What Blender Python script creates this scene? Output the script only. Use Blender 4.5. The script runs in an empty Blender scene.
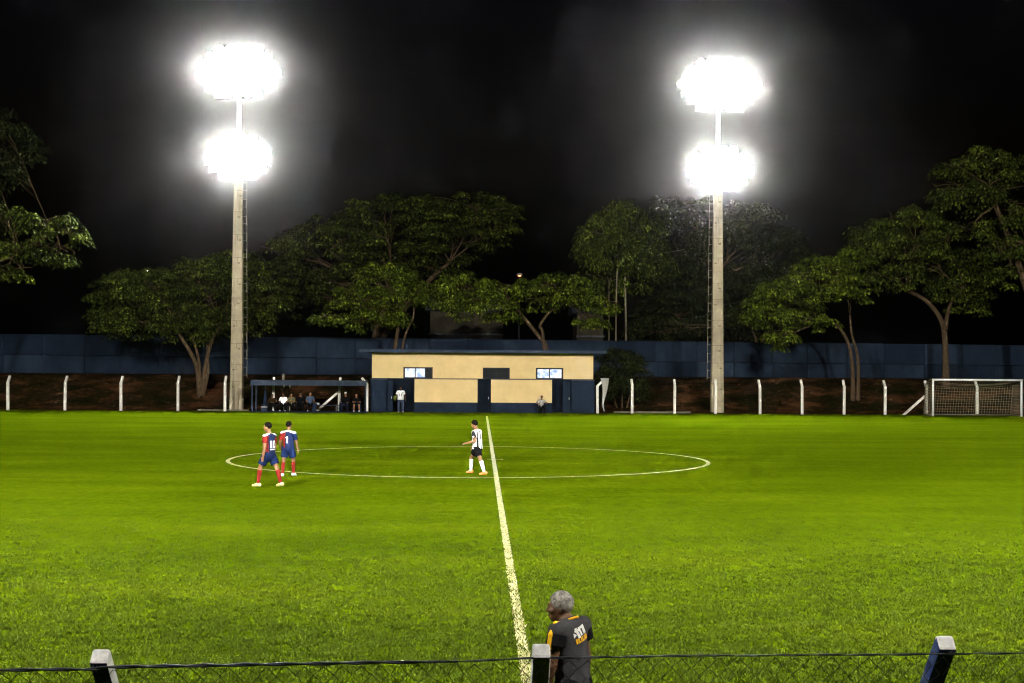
import bpy, bmesh, math, random
import numpy as np
from mathutils import Vector, Matrix

random.seed(7)
rng = np.random.default_rng(7)
S = bpy.context.scene
COL = S.collection
R = math.radians

# ------------------------------------------------------------------ camera
CAM_H, F_PX, W_PX, H_PX = 3.47, 1469.0, 1024, 683
def cam_basis(yaw, pitch, roll):
    fw = Vector((math.sin(yaw)*math.cos(pitch), math.cos(yaw)*math.cos(pitch), math.sin(pitch)))
    rt = Vector((math.cos(yaw), -math.sin(yaw), 0)); up = rt.cross(fw)
    return rt*math.cos(roll)+up*math.sin(roll), up*math.cos(roll)-rt*math.sin(roll), fw
RT, UP, FW = cam_basis(R(1.287), R(0.917), R(0.35))
cd = bpy.data.cameras.new('camera'); cam = bpy.data.objects.new('camera', cd); COL.objects.link(cam)
cd.sensor_width = 36; cd.lens = F_PX*36/W_PX; cd.clip_end = 2000; cd.clip_start = 0.1
m = Matrix((RT, UP, -FW)).transposed().to_4x4(); m.translation = (0, 0, CAM_H); cam.matrix_world = m
S.camera = cam
def ray(px, py): return FW + RT*((px-W_PX/2)/F_PX) - UP*((py-H_PX/2)/F_PX)
def at(px, py, Y):
    d = ray(px, py); return Vector((0, 0, CAM_H)) + d*(Y/d.y)
def ground(px, py, z=0):
    d = ray(px, py); return Vector((0, 0, CAM_H)) + d*((z-CAM_H)/d.z)
def mpp(Y): return Y/F_PX          # metres per pixel at depth Y

# ------------------------------------------------------------------ world (night sky)
wd = bpy.data.worlds.new('World'); S.world = wd; wd.use_nodes = True
nt = wd.node_tree; bg = nt.nodes['Background']
sk = nt.nodes.new('ShaderNodeTexSky'); sk.sky_type = 'NISHITA'; sk.sun_disc = False
sk.sun_elevation = R(-3); sk.sun_rotation = R(180)
tint = nt.nodes.new('ShaderNodeMix'); tint.data_type = 'RGBA'; tint.blend_type = 'MULTIPLY'; tint.inputs[0].default_value = 1; tint.inputs[7].default_value = (.6, .85, 1.5, 1)
nt.links.new(sk.outputs[0], tint.inputs[6]); nt.links.new(tint.outputs[2], bg.inputs[0]); bg.inputs[1].default_value = 0.03
SKY = bg.inputs[1]

# ------------------------------------------------------------------ exposure / renderer
S.view_settings.view_transform = 'Standard'; S.view_settings.look = 'None'
S.view_settings.exposure = 0; S.view_settings.gamma = 1; S.view_settings.use_curve_mapping = False
cy = S.cycles
cy.use_denoising = True; cy.pixel_filter_type = 'BLACKMAN_HARRIS'; cy.filter_width = 1.15; cy.max_bounces = 5; cy.diffuse_bounces = 3; cy.glossy_bounces = 2
cy.transmission_bounces = 3; cy.volume_bounces = 0; cy.sample_clamp_indirect = 5; cy.caustics_reflective = False
cy.caustics_refractive = False
try: cy.denoising_input_passes = 'RGB_ALBEDO_NORMAL'
except Exception: pass
LAMP_W = 76000.0        # watts of one lamp bank
HAZE_DENSITY = 0.000115

# ------------------------------------------------------------------ helpers
def tag(o, label=None, cat=None, group=None, kind=None):
    if label: o['label'] = label
    if cat: o['category'] = cat
    if group: o['group'] = group
    if kind: o['kind'] = kind
    return o
def empty(name, loc, rz=0.0):
    o = bpy.data.objects.new(name, None); COL.objects.link(o); o.location = loc; o.rotation_euler = (0, 0, rz)
    o.empty_display_size = 0.3; return o
def thing(name, label, cat, loc, rz=0.0, group=None): return tag(empty(name, loc, rz), label, cat, group)
def link_mesh(name, me, parent=None, loc=None):
    o = bpy.data.objects.new(name, me); COL.objects.link(o)
    if parent is not None: o.parent = parent
    if loc is not None: o.location = loc
    return o
def copy_tree(o, parent=None):
    c = o.copy(); COL.objects.link(c); c.parent = parent
    for ch in list(o.children): copy_tree(ch, c)
    return c

class MB:
    """collects simple solids, builds ONE mesh object; coordinates local to the parent"""
    def __init__(s): s.v = []; s.f = []; s.mi = []; s.cur = 0
    def add(s, vs, fs):
        b = len(s.v); s.v += [tuple(v) for v in vs]
        for f in fs: s.f.append([b+i for i in f]); s.mi.append(s.cur)
        return s
    def box(s, c, d, rot=None, bev=0.0):
        if bev > 0:
            bm = bmesh.new(); bmesh.ops.create_cube(bm, size=1)
            for v in bm.verts: v.co = Vector((v.co.x*d[0], v.co.y*d[1], v.co.z*d[2]))
            bmesh.ops.bevel(bm, geom=bm.edges[:], offset=bev, segments=2, affect='EDGES', profile=.6)
            bm.verts.ensure_lookup_table(); vs = [v.co.copy() for v in bm.verts]; fs = [[v.index for v in f.verts] for f in bm.faces]; bm.free()
        else:
            h = [x/2 for x in d]
            vs = [Vector((sx*h[0], sy*h[1], sz*h[2])) for sz in (-1, 1) for sy in (-1, 1) for sx in (-1, 1)]
            fs = [[0, 2, 3, 1], [4, 5, 7, 6], [0, 1, 5, 4], [2, 6, 7, 3], [0, 4, 6, 2], [1, 3, 7, 5]]
        if rot is not None: vs = [rot @ v for v in vs]
        return s.add([v+Vector(c) for v in vs], fs)
    def box2(s, a, b, bev=0.0):
        return s.box([(a[i]+b[i])/2 for i in range(3)], [abs(b[i]-a[i]) for i in range(3)], None, bev)
    def bar(s, a, b, w, d=None, bev=0.0):
        a, b = Vector(a), Vector(b); z = b-a; L = z.length
        return s.box((a+b)/2, (w, d or w, L), z.to_track_quat('Z', 'Y').to_matrix(), bev)
    def tube(s, path, rad, seg=8, cap=True):
        path = [Vector(p) for p in path]; n = len(path)
        if not hasattr(rad, '__len__'): rad = [rad]*n
        vs = []; ref = None
        for i, p in enumerate(path):
            t = (path[min(i+1, n-1)]-path[max(i-1, 0)]).normalized()
            if ref is None: ref = Vector((1, 0, 0)) if abs(t.x) < .9 else Vector((0, 1, 0))
            a = (ref - t*ref.dot(t)).normalized(); ref = a; b = t.cross(a)
            for k in range(seg):
                g = 2*math.pi*k/seg; vs.append(p+(a*math.cos(g)+b*math.sin(g))*rad[i])
        fs = [[i*seg+k, i*seg+(k+1) % seg, (i+1)*seg+(k+1) % seg, (i+1)*seg+k] for i in range(n-1) for k in range(seg)]
        if cap: fs += [list(range(seg))[::-1], [(n-1)*seg+k for k in range(seg)]]
        return s.add(vs, fs)
    def lathe(s, prof, seg=20, mat=Matrix.Identity(4)):
        vs = [mat @ Vector((r*math.cos(2*math.pi*k/seg), r*math.sin(2*math.pi*k/seg), z)) for r, z in prof for k in range(seg)]
        n = len(prof)
        fs = [[i*seg+k, i*seg+(k+1) % seg, (i+1)*seg+(k+1) % seg, (i+1)*seg+k] for i in range(n-1) for k in range(seg)]
        fs += [list(range(seg))[::-1], [(n-1)*seg+k for k in range(seg)]]
        return s.add(vs, fs)
    def mesh(s, name, mats, smooth=False):
        me = bpy.data.meshes.new(name); me.from_pydata(s.v, [], s.f)
        for mt in (mats if isinstance(mats, (list, tuple)) else [mats]): me.materials.append(mt)
        if max(s.mi, default=0): me.polygons.foreach_set('material_index', s.mi)
        if smooth: me.polygons.foreach_set('use_smooth', [True]*len(me.polygons))
        me.update(); return me
    def build(s, name, mats, parent=None, smooth=False, loc=None): return link_mesh(name, s.mesh(name, mats, smooth), parent, loc)

def np_mesh(name, V, Fq, mat, smooth=False, attr=None):
    """fast mesh from numpy verts and faces (all tris or all quads)"""
    me = bpy.data.meshes.new(name); n = Fq.shape[1]
    me.vertices.add(len(V)); me.vertices.foreach_set('co', np.ascontiguousarray(V, dtype=np.float32).ravel())
    me.loops.add(Fq.size); me.loops.foreach_set('vertex_index', np.ascontiguousarray(Fq, dtype=np.int32).ravel())
    me.polygons.add(len(Fq)); me.polygons.foreach_set('loop_start', np.arange(0, Fq.size, n, dtype=np.int32))
    me.polygons.foreach_set('loop_total', np.full(len(Fq), n, dtype=np.int32))
    if smooth: me.polygons.foreach_set('use_smooth', np.ones(len(Fq), dtype=bool))
    if attr:
        for k, a in attr.items():
            at_ = me.attributes.new(k, 'FLOAT', 'POINT'); at_.data.foreach_set('value', a.astype(np.float32))
    me.materials.append(mat); me.update(calc_edges=True); return me

# ------------------------------------------------------------------ materials
class NT:
    def __init__(s, name, rough=.7, spec=.3):
        s.m = bpy.data.materials.new(name); s.m.use_nodes = True; s.t = s.m.node_tree
        s.b = s.t.nodes['Principled BSDF']; s.b.inputs['Roughness'].default_value = rough
        s.b.inputs['Specular IOR Level'].default_value = spec
    def n(s, typ, **kw):
        x = s.t.nodes.new(typ)
        for k, v in kw.items(): setattr(x, k, v)
        return x
    def l(s, a, b): s.t.links.new(a, b)
    def coord(s, kind='Object', scale=(1, 1, 1)):
        c = s.n('ShaderNodeTexCoord'); mp = s.n('ShaderNodeMapping'); mp.inputs['Scale'].default_value = scale
        s.l(c.outputs[kind], mp.inputs[0]); return mp.outputs[0]
    def noise(s, vec, scale, detail=4, rough=.6):
        x = s.n('ShaderNodeTexNoise'); x.inputs['Scale'].default_value = scale; x.inputs['Detail'].default_value = detail
        x.inputs['Roughness'].default_value = rough; s.l(vec, x.inputs['Vector']); return x.outputs['Fac']
    def ramp(s, fac, stops, interp='LINEAR'):
        x = s.n('ShaderNodeValToRGB'); cr = x.color_ramp; cr.interpolation = interp
        while len(cr.elements) < len(stops): cr.elements.new(.5)
        for e, (p, c) in zip(cr.elements, stops): e.position = p; e.color = (*c, 1)
        s.l(fac, x.inputs[0]); return x.outputs[0]
    def mix(s, fac, a, b, typ='MIX'):
        x = s.n('ShaderNodeMix'); x.data_type = 'RGBA'; x.blend_type = typ
        for sock, v in ((x.inputs[0], fac), (x.inputs[6], a), (x.inputs[7], b)):
            if isinstance(v, bpy.types.NodeSocket): s.l(v, sock)
            elif isinstance(v, (int, float)): sock.default_value = v
            else: sock.default_value = (*v, 1)
        return x.outputs[2]
    def math(s, op, a, b=0.0):
        x = s.n('ShaderNodeMath', operation=op)
        for sock, v in ((x.inputs[0], a), (x.inputs[1], b)):
            if isinstance(v, bpy.types.NodeSocket): s.l(v, sock)
            else: sock.default_value = v
        return x.outputs[0]
    def bump(s, h, strength=.3, dist=.02):
        x = s.n('ShaderNodeBump'); x.inputs['Strength'].default_value = strength; x.inputs['Distance'].default_value = dist
        s.l(h, x.inputs['Height']); s.l(x.outputs[0], s.b.inputs['Normal'])
    def col(s, c): s.l(c, s.b.inputs['Base Color']) if isinstance(c, bpy.types.NodeSocket) else setattr(s.b.inputs['Base Color'], 'default_value', (*c, 1)); return s

def worn(name, c, var=.25, scale=3, rough=.7, spec=.3, bump=.15, grime=None):
    """a base colour with uneven tone, speckle and optional grime patches"""
    k = NT(name, rough, spec); v = k.coord()
    a = tuple(x*(1-var) for x in c); b = tuple(min(1, x*(1+var)) for x in c)
    o = k.ramp(k.noise(v, scale, 6, .65), [(.3, a), (.7, b)])
    if grime:
        o = k.mix(k.ramp(k.noise(v, scale*.37, 5, .7), [(.52, (0, 0, 0)), (.68, (1, 1, 1))]), o, grime)
    k.col(o); k.bump(k.noise(v, scale*9, 3), bump, .01); return k.m
def fabric(name, c, var=.12):
    k = NT(name, .95, .05); v = k.coord()
    k.col(k.ramp(k.noise(v, 14, 4), [(.3, tuple(x*(1-var) for x in c)), (.7, tuple(min(1, x*(1+var)) for x in c))]))
    k.bump(k.noise(v, 22, 3), .35, .015); return k.m
def emit(name, c, st):
    k = NT(name); k.b.inputs['Emission Color'].default_value = (*c, 1); k.b.inputs['Emission Strength'].default_value = st
    k.col((.8, .8, .8)); k.m.cycles.emission_sampling = 'NONE'; return k.m

M = {}
M['concrete'] = worn('concrete', (.31, .265, .18), .22, 1.6, .9, .2, .35, (.24, .21, .15))
M['white_paint'] = worn('white_paint', (.72, .69, .62), .1, 5, .75, .3, .2, (.55, .5, .42))
M['steel'] = worn('galvanised_steel', (.42, .42, .4), .15, 6, .5, .4, .1)
M['joint'] = worn('pole_joint', (.16, .135, .09), .25, 4, .9, .1, .1)
M['ladder'] = worn('ladder_steel', (.22, .20, .15), .3, 4, .8, .1, .1)
M['white_steel'] = worn('white_steel', (.8, .8, .76), .06, 5, .4, .4, .05)
M['fence_wire'] = worn('fence_wire', (.012, .013, .015), .3, 6, .8, .1, .1)
M['dark_steel'] = worn('dark_steel', (.03, .035, .045), .3, 6, .5, .4, .1)
M['housing'] = worn('lamp_housing', (.2, .2, .2), .15, 6, .5, .4, .1)
M['lens'] = emit('lamp_lens', (1, .975, .93), 500)
M['cream'] = worn('cream_render', (.59, .45, .205), .11, .8, .9, .2, .2, (.6, .47, .25))
M['blue_wall'] = worn('blue_base_paint', (.012, .020, .035), .22, 1.5, .95, .05, .2)
M['blue_steel'] = worn('blue_painted_steel', (.014, .023, .042), .25, 3, .7, .2, .15)  # blue toned down to include the shade under the dugout roof
M['recess_shade'] = worn('recess_shade_blue', (.006, .0095, .016), .2, 2, .95, .03, .1)  # darker blue that carries the recess's shade in its colour
M['fascia'] = worn('fascia_steel', (.026, .038, .060), .25, 3, .8, .1, .15, (.05, .06, .075))
M['deep_blue'] = worn('deep_blue_plastic', (.009, .018, .042), .2, 4, .7, .15, .1)  # blue darkened too, with the dugout roof's shade in it
M['dark_frame'] = worn('dark_window_frame', (.014, .014, .018), .2, 5, .7, .15, .1)
M['roof_sheet'] = worn('roof_sheet', (.03, .04, .055), .25, 2, .6, .4, .2)
M['white_plastic'] = worn('white_plastic', (.75, .75, .75), .05, 6, .5, .4, .05)
M['khaki_metal'] = worn('khaki_metal', (.3, .3, .16), .2, 8, .6, .3, .1)
M['net'] = worn('net_cord', (.26, .22, .14), .15, 6, .9, .2, .05)
M['grey_cloth'] = fabric('grey_mesh_cloth', (.34, .33, .3))
M['chalk_kerb'] = worn('pale_kerb', (.15, .13, .10), .3, 2, .9, .2, .3, (.1, .08, .05))
M['house_wall'] = worn('house_wall', (.05, .043, .03), .3, .9, .9, .1, .2, (.03, .028, .02))
M['dark_glass'] = NT('dark_glass', .12, .5).col((.015, .018, .022)).m

def lit_pane():
    k = NT('lit_window_pane', .3, .5); v = k.coord('Object')
    c = k.ramp(k.noise(v, 3.2, 3), [(.36, (.16, .3, .62)), (.5, (.6, .74, .95)), (.62, (1, 1, 1))])
    k.l(c, k.b.inputs['Emission Color']); k.b.inputs['Emission Strength'].default_value = .95
    k.col((.1, .12, .15)); return k.m
M['lit_pane'] = lit_pane()

def ground_dirt():
    k = NT('embankment_earth', 1, 0); v = k.coord('Object')
    c = k.ramp(k.noise(v, .35, 7, .7), [(.38, (.007, .009, .002)), (.5, (.026, .016, .006)), (.62, (.105, .048, .02))])
    c = k.mix(k.ramp(k.noise(v, 2.6, 4, .7), [(.62, (0, 0, 0)), (.7, (1, 1, 1))]), c, (.15, .095, .05))
    k.col(c); k.bump(k.noise(v, 1.5, 6, .7), .9, .25); return k.m
M['earth'] = ground_dirt()

def turf(name, blades):
    k = NT(name, 1.0 if not blades else .8, 0.0 if not blades else .12)
    geo = k.n('ShaderNodeNewGeometry')
    tc = k.coord('Object') if not blades else k.coord('Object')
    big = k.noise(k.coord('Object', (.12, .30, 1)), 1.0, 5, .62)
    base = k.ramp(big, [(.30, (.034, .057, .0005)), (.5, (.046, .074, .0008)), (.7, (.063, .092, .0014))])
    if blades:
        ta = k.n('ShaderNodeAttribute'); ta.attribute_name = 'tone'; rnd = ta.outputs['Fac']
        base = k.mix(1.0, base, k.ramp(rnd, [(0, (.58, .6, .5)), (.5, (.98, .98, .9)), (.85, (1.5, 1.42, 1.6)), (1, (2.1, 1.8, 3.0))]), 'MULTIPLY')
        a = k.n('ShaderNodeAttribute'); a.attribute_name = 'chalk'
        base = k.mix(a.outputs['Fac'], base, (.52, .47, .27))
    else:
        fine = k.noise(k.coord('Object', (2.2, .8, 1)), 2.0, 6, .75)
        base = k.mix(.85, base, k.ramp(fine, [(.25, (.62, .62, .5)), (.5, (1, 1, 1)), (.8, (1.45, 1.38, 1.6))]), 'MULTIPLY')
        k.bump(k.noise(k.coord('Object', (3, 1.2, 1)), 4.0, 5, .75), .5, .05)
    k.col(k.mix(1.0, base, (.93, .93, .93) if blades else (1.16, 1.16, 1.16), 'MULTIPLY')); return k.m
M['turf'] = turf('mown_turf', False); M['blades'] = turf('grass_blades', True)
def chalk():
    k = NT('chalk_line', .95, .1); v = k.coord('Object')
    n = k.noise(v, 7, 6, .8)
    k.col(k.ramp(n, [(.36, (.08, .11, .008)), (.5, (.30, .30, .12)), (.68, (.56, .51, .32))])); return k.m
M['chalk'] = chalk()

def blue_precast():
    k = NT('blue_precast_panels', .95, .05); v = k.coord('Object')
    c = k.ramp(k.noise(k.coord('Object', (.5, .5, .25)), 1.2, 6, .7), [(.3, (.005, .009, .017)), (.7, (.015, .025, .041))])
    c = k.mix(k.ramp(k.noise(k.coord('Object', (.9, .9, .35)), 1.6, 7, .75), [(.6, (0, 0, 0)), (.78, (.65, .65, .65))]), c, (.045, .05, .055))
    g = k.n('ShaderNodeNewGeometry'); c = k.mix(1.0, c, k.ramp(g.outputs['Random Per Island'], [(0, (.6, .62, .66)), (1, (1.45, 1.4, 1.35))]), 'MULTIPLY')
    k.col(c); k.bump(k.noise(v, 6, 4), .3, .02); return k.m
M['precast'] = blue_precast()
def bark(name, a, b):
    k = NT(name, .95, .1); v = k.coord('Object', (1, 1, .35))
    n = k.noise(v, 7, 6, .7); k.col(k.ramp(n, [(.32, a), (.66, b)])); k.bump(n, .7, .04); return k.m
M['bark'] = bark('brown_bark', (.03, .021, .012), (.105, .07, .04))
M['pale_bark'] = bark('pale_bark', (.07, .06, .04), (.24, .21, .15))
def leaves(name, dark, mid, lite):
    k = NT(name, .75, .08); g = k.n('ShaderNodeNewGeometry')
    c = k.ramp(g.outputs['Random Per Island'], [(0, dark), (.55, mid), (1, lite)])
    ta = k.n('ShaderNodeAttribute'); ta.attribute_name = 'tone'
    c = k.mix(1.0, c, k.ramp(ta.outputs['Fac'], [(0, (.28, .3, .3)), (.5, (.9, .9, .9)), (1, (2.0, 1.9, 1.6))]), 'MULTIPLY')
    k.col(c)
    tr = k.n('ShaderNodeBsdfTranslucent'); k.l(c, tr.inputs[0]); mx = k.n('ShaderNodeMixShader'); mx.inputs[0].default_value = .12
    out = k.t.nodes['Material Output']; k.l(k.b.outputs[0], mx.inputs[1]); k.l(tr.outputs[0], mx.inputs[2]); k.l(mx.outputs[0], out.inputs[0]); return k.m
M['leaf_bright'] = leaves('bright_leaves', (.015, .028, .002), (.054, .082, .005), (.135, .165, .018))
M['leaf_mid'] = leaves('mid_leaves', (.009, .016, .002), (.032, .047, .005), (.088, .108, .016))
M['leaf_dark'] = leaves('dark_leaves', (.006, .010, .003), (.016, .023, .006), (.038, .047, .014))

# ================================================================== STRUCTURE
FENCE_Y = 106.6
WALL_Y = 124.0
def terrain_z(x, y):
    t = np.clip((y-109.0)/(WALL_Y-1.5-109.0), 0, 1); return 2.55*(t*t*(3-2*t))
def build_ground():
    xs = np.concatenate([np.linspace(-420, -80, 12), np.linspace(-76, 76, 160), np.linspace(80, 420, 12)])
    ys = np.concatenate([np.linspace(-60, 100, 9), np.linspace(105, 130, 60), np.linspace(140, 480, 14)])
    X, Y = np.meshgrid(xs, ys, indexing='ij'); Z = terrain_z(X, Y)
    slope = np.clip((Y-108.5)/2, 0, 1)*np.clip((WALL_Y-1-Y)/2, 0, 1)
    Z = Z + slope*(rng.random(Z.shape)-.5)*.22 - .004
    V = np.stack([X, Y, Z], -1).reshape(-1, 3); n = len(ys)
    i, j = np.meshgrid(np.arange(len(xs)-1), np.arange(n-1), indexing='ij'); a = (i*n+j).ravel()
    Fq = np.stack([a, a+n, a+n+1, a+1], 1)
    o = link_mesh('ground', np_mesh('ground', V, Fq, M['earth'], True)); tag(o, kind='structure')
build_ground()
pz = MB(); pz.add([(-90, -12, .002), (90, -12, .002), (90, 107.6, .002), (-90, 107.6, .002)], [[0, 1, 2, 3]])
tag(pz.build('football_pitch', M['turf']), kind='structure')
HX = .56
lb = MB(); lb.add([(HX-.07, 7.6, .006), (HX+.07, 7.6, .006), (HX+.07, 99.5, .006), (HX-.07, 99.5, .006)], [[0, 1, 2, 3]])
tag(lb.build('halfway_line', M['chalk']), kind='structure')
lb = MB(); CX, CYc, CR = -.33, 53.75, 8.66
for k in range(180):
    a0, a1 = 2*math.pi*k/180, 2*math.pi*(k+1)/180
    lb.add([(CX+r*math.cos(a), CYc+r*math.sin(a), .010) for r, a in ((CR-.075, a0), (CR+.075, a0), (CR+.075, a1), (CR-.075, a1))], [[0, 1, 2, 3]])
tag(lb.build('centre_circle_line', M['chalk']), kind='structure')
lb = MB(); lb.add([(HX-.25, 53.86, .014), (HX+.35, 53.86, .014), (HX+.35, 54.02, .014), (HX-.25, 54.02, .014)], [[0, 1, 2, 3]])
tag(lb.build('centre_mark_line', M['chalk']), kind='structure')
kb = MB(); a = ground(610, 411.6); b = ground(684, 411.9)
kb.box2((a.x, FENCE_Y+.9, 0), (b.x, FENCE_Y+1.15, .13), .03)
kb.box2((-20.5, FENCE_Y+1.1, 0), (-16.8, FENCE_Y+1.3, .10), .03)
tag(kb.build('kerb', M['chalk_kerb']), kind='structure')

# grass blades: individual triangles, denser near the camera, only where the picture resolves them
def build_grass():
    T, K = 185000, 5; N = T*K; y0, y1 = 6.3, 75.0
    u = rng.random(T); p = -.9
    Yt = (y0**p+u*(y1**p-y0**p))**(1/p)
    Yt = Yt[rng.random(T) > np.clip((Yt-24)/18, 0, 1)]; T = len(Yt); N = T*K
    Xt = (rng.random(T)*2-1)*(Yt*.40+1.2)+Yt*.022
    cl = np.sin(Xt*7.1+Yt*3.3)+np.sin(Xt*3.7-Yt*5.9)+np.sin(Xt*13.0+Yt*11.0)
    tone = rng.normal(0, .30, T)+.14*cl
    sp = .018+.0015*Yt
    Y = np.repeat(Yt, K)+rng.normal(0, 1, N)*np.repeat(sp, K); X = np.repeat(Xt, K)+rng.normal(0, 1, N)*np.repeat(sp, K)
    cl = np.repeat(cl, K); tone = np.repeat(tone, K)+rng.normal(0, .55, N)
    hgt = (.026+.024*rng.random(N))*(1+.16*cl)*(1-.75*np.clip((Y-20)/20, 0, 1))
    w = (.0045+.003*rng.random(N))*(.75+Y/16.0)
    th = rng.random(N)*2*np.pi; lean = .35+.75*rng.random(N); la = np.repeat(rng.random(T)*2*np.pi, K)+rng.normal(0, .7, N)
    dx, dy = np.cos(th)*w, np.sin(th)*w
    z0 = np.full(N, -.002)
    b0 = np.stack([X-dx, Y-dy, z0], 1); b1 = np.stack([X+dx, Y+dy, z0], 1)
    t = np.stack([X+np.cos(la)*hgt*lean, Y+np.sin(la)*hgt*lean, hgt], 1)
    V = np.stack([b0, b1, t], 1).reshape(-1, 3); Ft = np.arange(3*N).reshape(-1, 3)
    wob = .012*np.sin(Y*3.1)+.01*np.sin(Y*7.7)
    ch = (np.abs(X-HX+wob) < .06).astype(float)*(rng.random(N) < .42)
    o = link_mesh('grass', np_mesh('grass', V, Ft, M['blades'], attr={'chalk': np.repeat(ch, 3), 'tone': np.repeat(np.clip(.5+.25*tone, 0, 1), 3)})); tag(o, kind='stuff')
build_grass()

# blue precast wall
def build_wall():
    t = thing('boundary_wall', 'long dark blue precast panel wall on top of the earth bank', 'wall', (0, WALL_Y, 2.2))
    mb = MB(); rs = random.Random(3); x = -75.0
    while x < 80:
        w = rs.choice([3.0, 3.2, 3.4]); top = 3.57-.0045*(max(-45, min(45, x))+35)+.03*rs.random()
        mb.box2((x+.06, -.07+rs.random()*.04, -.6), (x+w-.06, .1, top-1.75-.01))
        mb.box2((x+.06, -.07+rs.random()*.04, top-1.75+.03), (x+w-.06, .1, top), .012)
        mb.box2((x-.09, .06, -.6), (x+.09, .22, top-.02))
        x += w
    mb.build('panel', M['precast'], t)
build_wall()

# ================================================================== FLOODLIGHT TOWERS
def head_mesh():
    mb = MB(); rr = .36
    mt = Matrix.Rotation(R(90), 4, 'X')      # lens faces -Y
    mb.cur = 0; mb.lathe([(.12, -.42), (.2, -.38), (.3, -.22), (rr, 0), (rr, .05), (rr-.03, .05), (rr-.03, .03)], 22, mt)
    mb.box((0, .05, -.40), (.6, .05, .05)); mb.box((-.36, .05, -.2), (.04, .06, .46)); mb.box((.36, .05, -.2), (.04, .06, .46))
    mb.cur = 1; mb.lathe([(.02, .072), (rr*.55, .068), (rr-.035, .04), (rr-.035, .035)], 22, mt)
    return mb.mesh('floodlight', [M['housing'], M['lens']], False)
HEAD = head_mesh()
def lamp_bank(tower, z, rows, gap, tilt, aim, cone, power, near):
    b = MB(); n = len(rows); pitch = .53
    for i, c in enumerate(rows):
        b.box((0, .34, ((n-1)/2-i)*pitch), (c*gap-.5, .12, .1))
    for x in (-.5, .5): b.box((x, .42, 0), (.09, .09, n*pitch-.3))
    fr = b.build('lamp_frame', M['steel'], tower, loc=(0, -.45, z))
    for i, c in enumerate(rows):  # more heads than a real bank carries, packed to shape the glare oval
        for k in range(c):
            o = link_mesh('floodlight', HEAD, fr, ((k-(c-1)/2)*gap, -.05-.07*(i % 2), ((n-1)/2-i)*pitch)); o.rotation_euler = (R(-tilt*.25), 0, 0)
    # the bank's light: three spots spread across it
    wide = max(rows)*gap*(.34 if not near else .10)
    for x in (-wide, 0, wide):
        ld = bpy.data.lights.new('lamp_light', 'SPOT'); ld.energy = LAMP_W*power/3; ld.color = (1, .95, .86)
        ld.spot_size = R(cone); ld.spot_blend = 1.0; ld.shadow_soft_size = .4 if not near else .22
        lo = bpy.data.objects.new('lamp_light', ld); COL.objects.link(lo); lo.parent = tower
        lo.location = (x, -1.0, z); v = Vector(aim)-Vector((0, 0, z))
        lo.rotation_euler = v.to_track_quat('-Z', 'Y').to_euler()
def floodlight_tower(x, y, rz, label, ladder_side, aim_dist, cone, power, dz=(0, 0)):
    t = thing('floodlight_tower', label, 'floodlight', (x, y, 0), rz, 'floodlight towers around the pitch')
    mb = MB(); H1 = 18.9; seg = 24; vs = []; fs = []
    # tapered precast pole, octagonal-cornered section with a recessed face
    prof = lambda w, d: [(-w, -d*.9), (-w*.9, -d), (-w*.45, -d), (-w*.40, -d*.88), (w*.40, -d*.88), (w*.45, -d), (w*.9, -d), (w, -d*.9), (w, d*.9), (w*.9, d), (w*.45, d), (w*.4, d*.88), (-w*.4, d*.88), (-w*.45, d), (-w*.9, d), (-w, d*.9)]
    for i in range(seg+1):
        f = i/seg; w = .47*(1-f)+.29*f
        if i % 4 == 3: w *= .985
        vs += [(px, py, H1*f-.3*(i == 0)) for px, py in prof(w, w*.8)]
    n = 16
    for i in range(seg):
        for k in range(n): fs.append([i*n+k, i*n+(k+1) % n, (i+1)*n+(k+1) % n, (i+1)*n+k])
    fs.append([seg*n+k for k in range(n)]); mb.add(vs, fs)
    rs = random.Random(int(x*10)); 
    mb.build('pole', M['concrete'], t)
    for i in range(1, 12):
        mb = MB()
        z = i*H1/12+rs.uniform(-.2, .2); w = .47-.18*z/H1
        mb.box((rs.choice((-.2, .12, .2)), -w*.8+.02, z), (.16, .06, .12)); mb.box((0, 0, z+.4), (2*w+.012, 1.6*w+.012, .03)); mb.bar((0, -w*.8+.03, z-.05), (0, -w*.8+.03, z+.4), .03)
        mb.build('band', M['joint'], t)
    mb = MB(); mb.tube([(0, 0, H1-.4), (0, 0, 26.6+dz[0])], [.19, .15], 12); mb.lathe([(.34, H1), (.34, H1+.06), (.2, H1+.3)], 12)
    mb.build('mast', M['white_steel'], t)
    mb = MB(); sx = ladder_side
    for z in np.arange(2.6, H1-1.6, 1.25):
        w = .47-.18*z/H1
        mb.bar((sx*w*.9, -.1, z), (sx*(w+.30), -.1, z), .025); mb.bar((sx*w*.9, -.1, z+.55), (sx*(w+.30), -.1, z+.55), .025)
        if rs.random() < .75: mb.bar((sx*(w+.30), -.1, z-.1), (sx*(w+.30), -.1, z+.65), .025)
    mb.bar((sx*(.80-.19*2/H1), -.1, 2.4), (sx*(.80-.19*(H1-1.6)/H1), -.1, H1-1.2), .018)
    mb.build('ladder', M['ladder'], t)
    lamp_bank(t, 25.25+dz[0], (5, 7, 8, 9, 8, 7, 5), .70, 14, (0, -aim_dist, 0), cone, power*(1 if power < 1 else 1.8), power >= 1)
    lamp_bank(t, 19.2+dz[1], (4, 6, 7, 7, 6, 4), .70, 14, (0, -aim_dist, 0), cone, power*(1 if power < 1 else .2), power >= 1)
    return t
LX, RX = at(236.5, 410, 109.6).x, at(717, 412, 109.6).x
floodlight_tower(LX, 109.6, 0, 'lit concrete floodlight pole left of the dugout, ladder on its right side', 1, 62, 126, .27, (-.15, -.4))
floodlight_tower(RX, 109.6, 0, 'lit concrete floodlight pole behind a white fence post, right of the cream building', -1, 62, 126, .27, (-.75, -.95))
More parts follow.
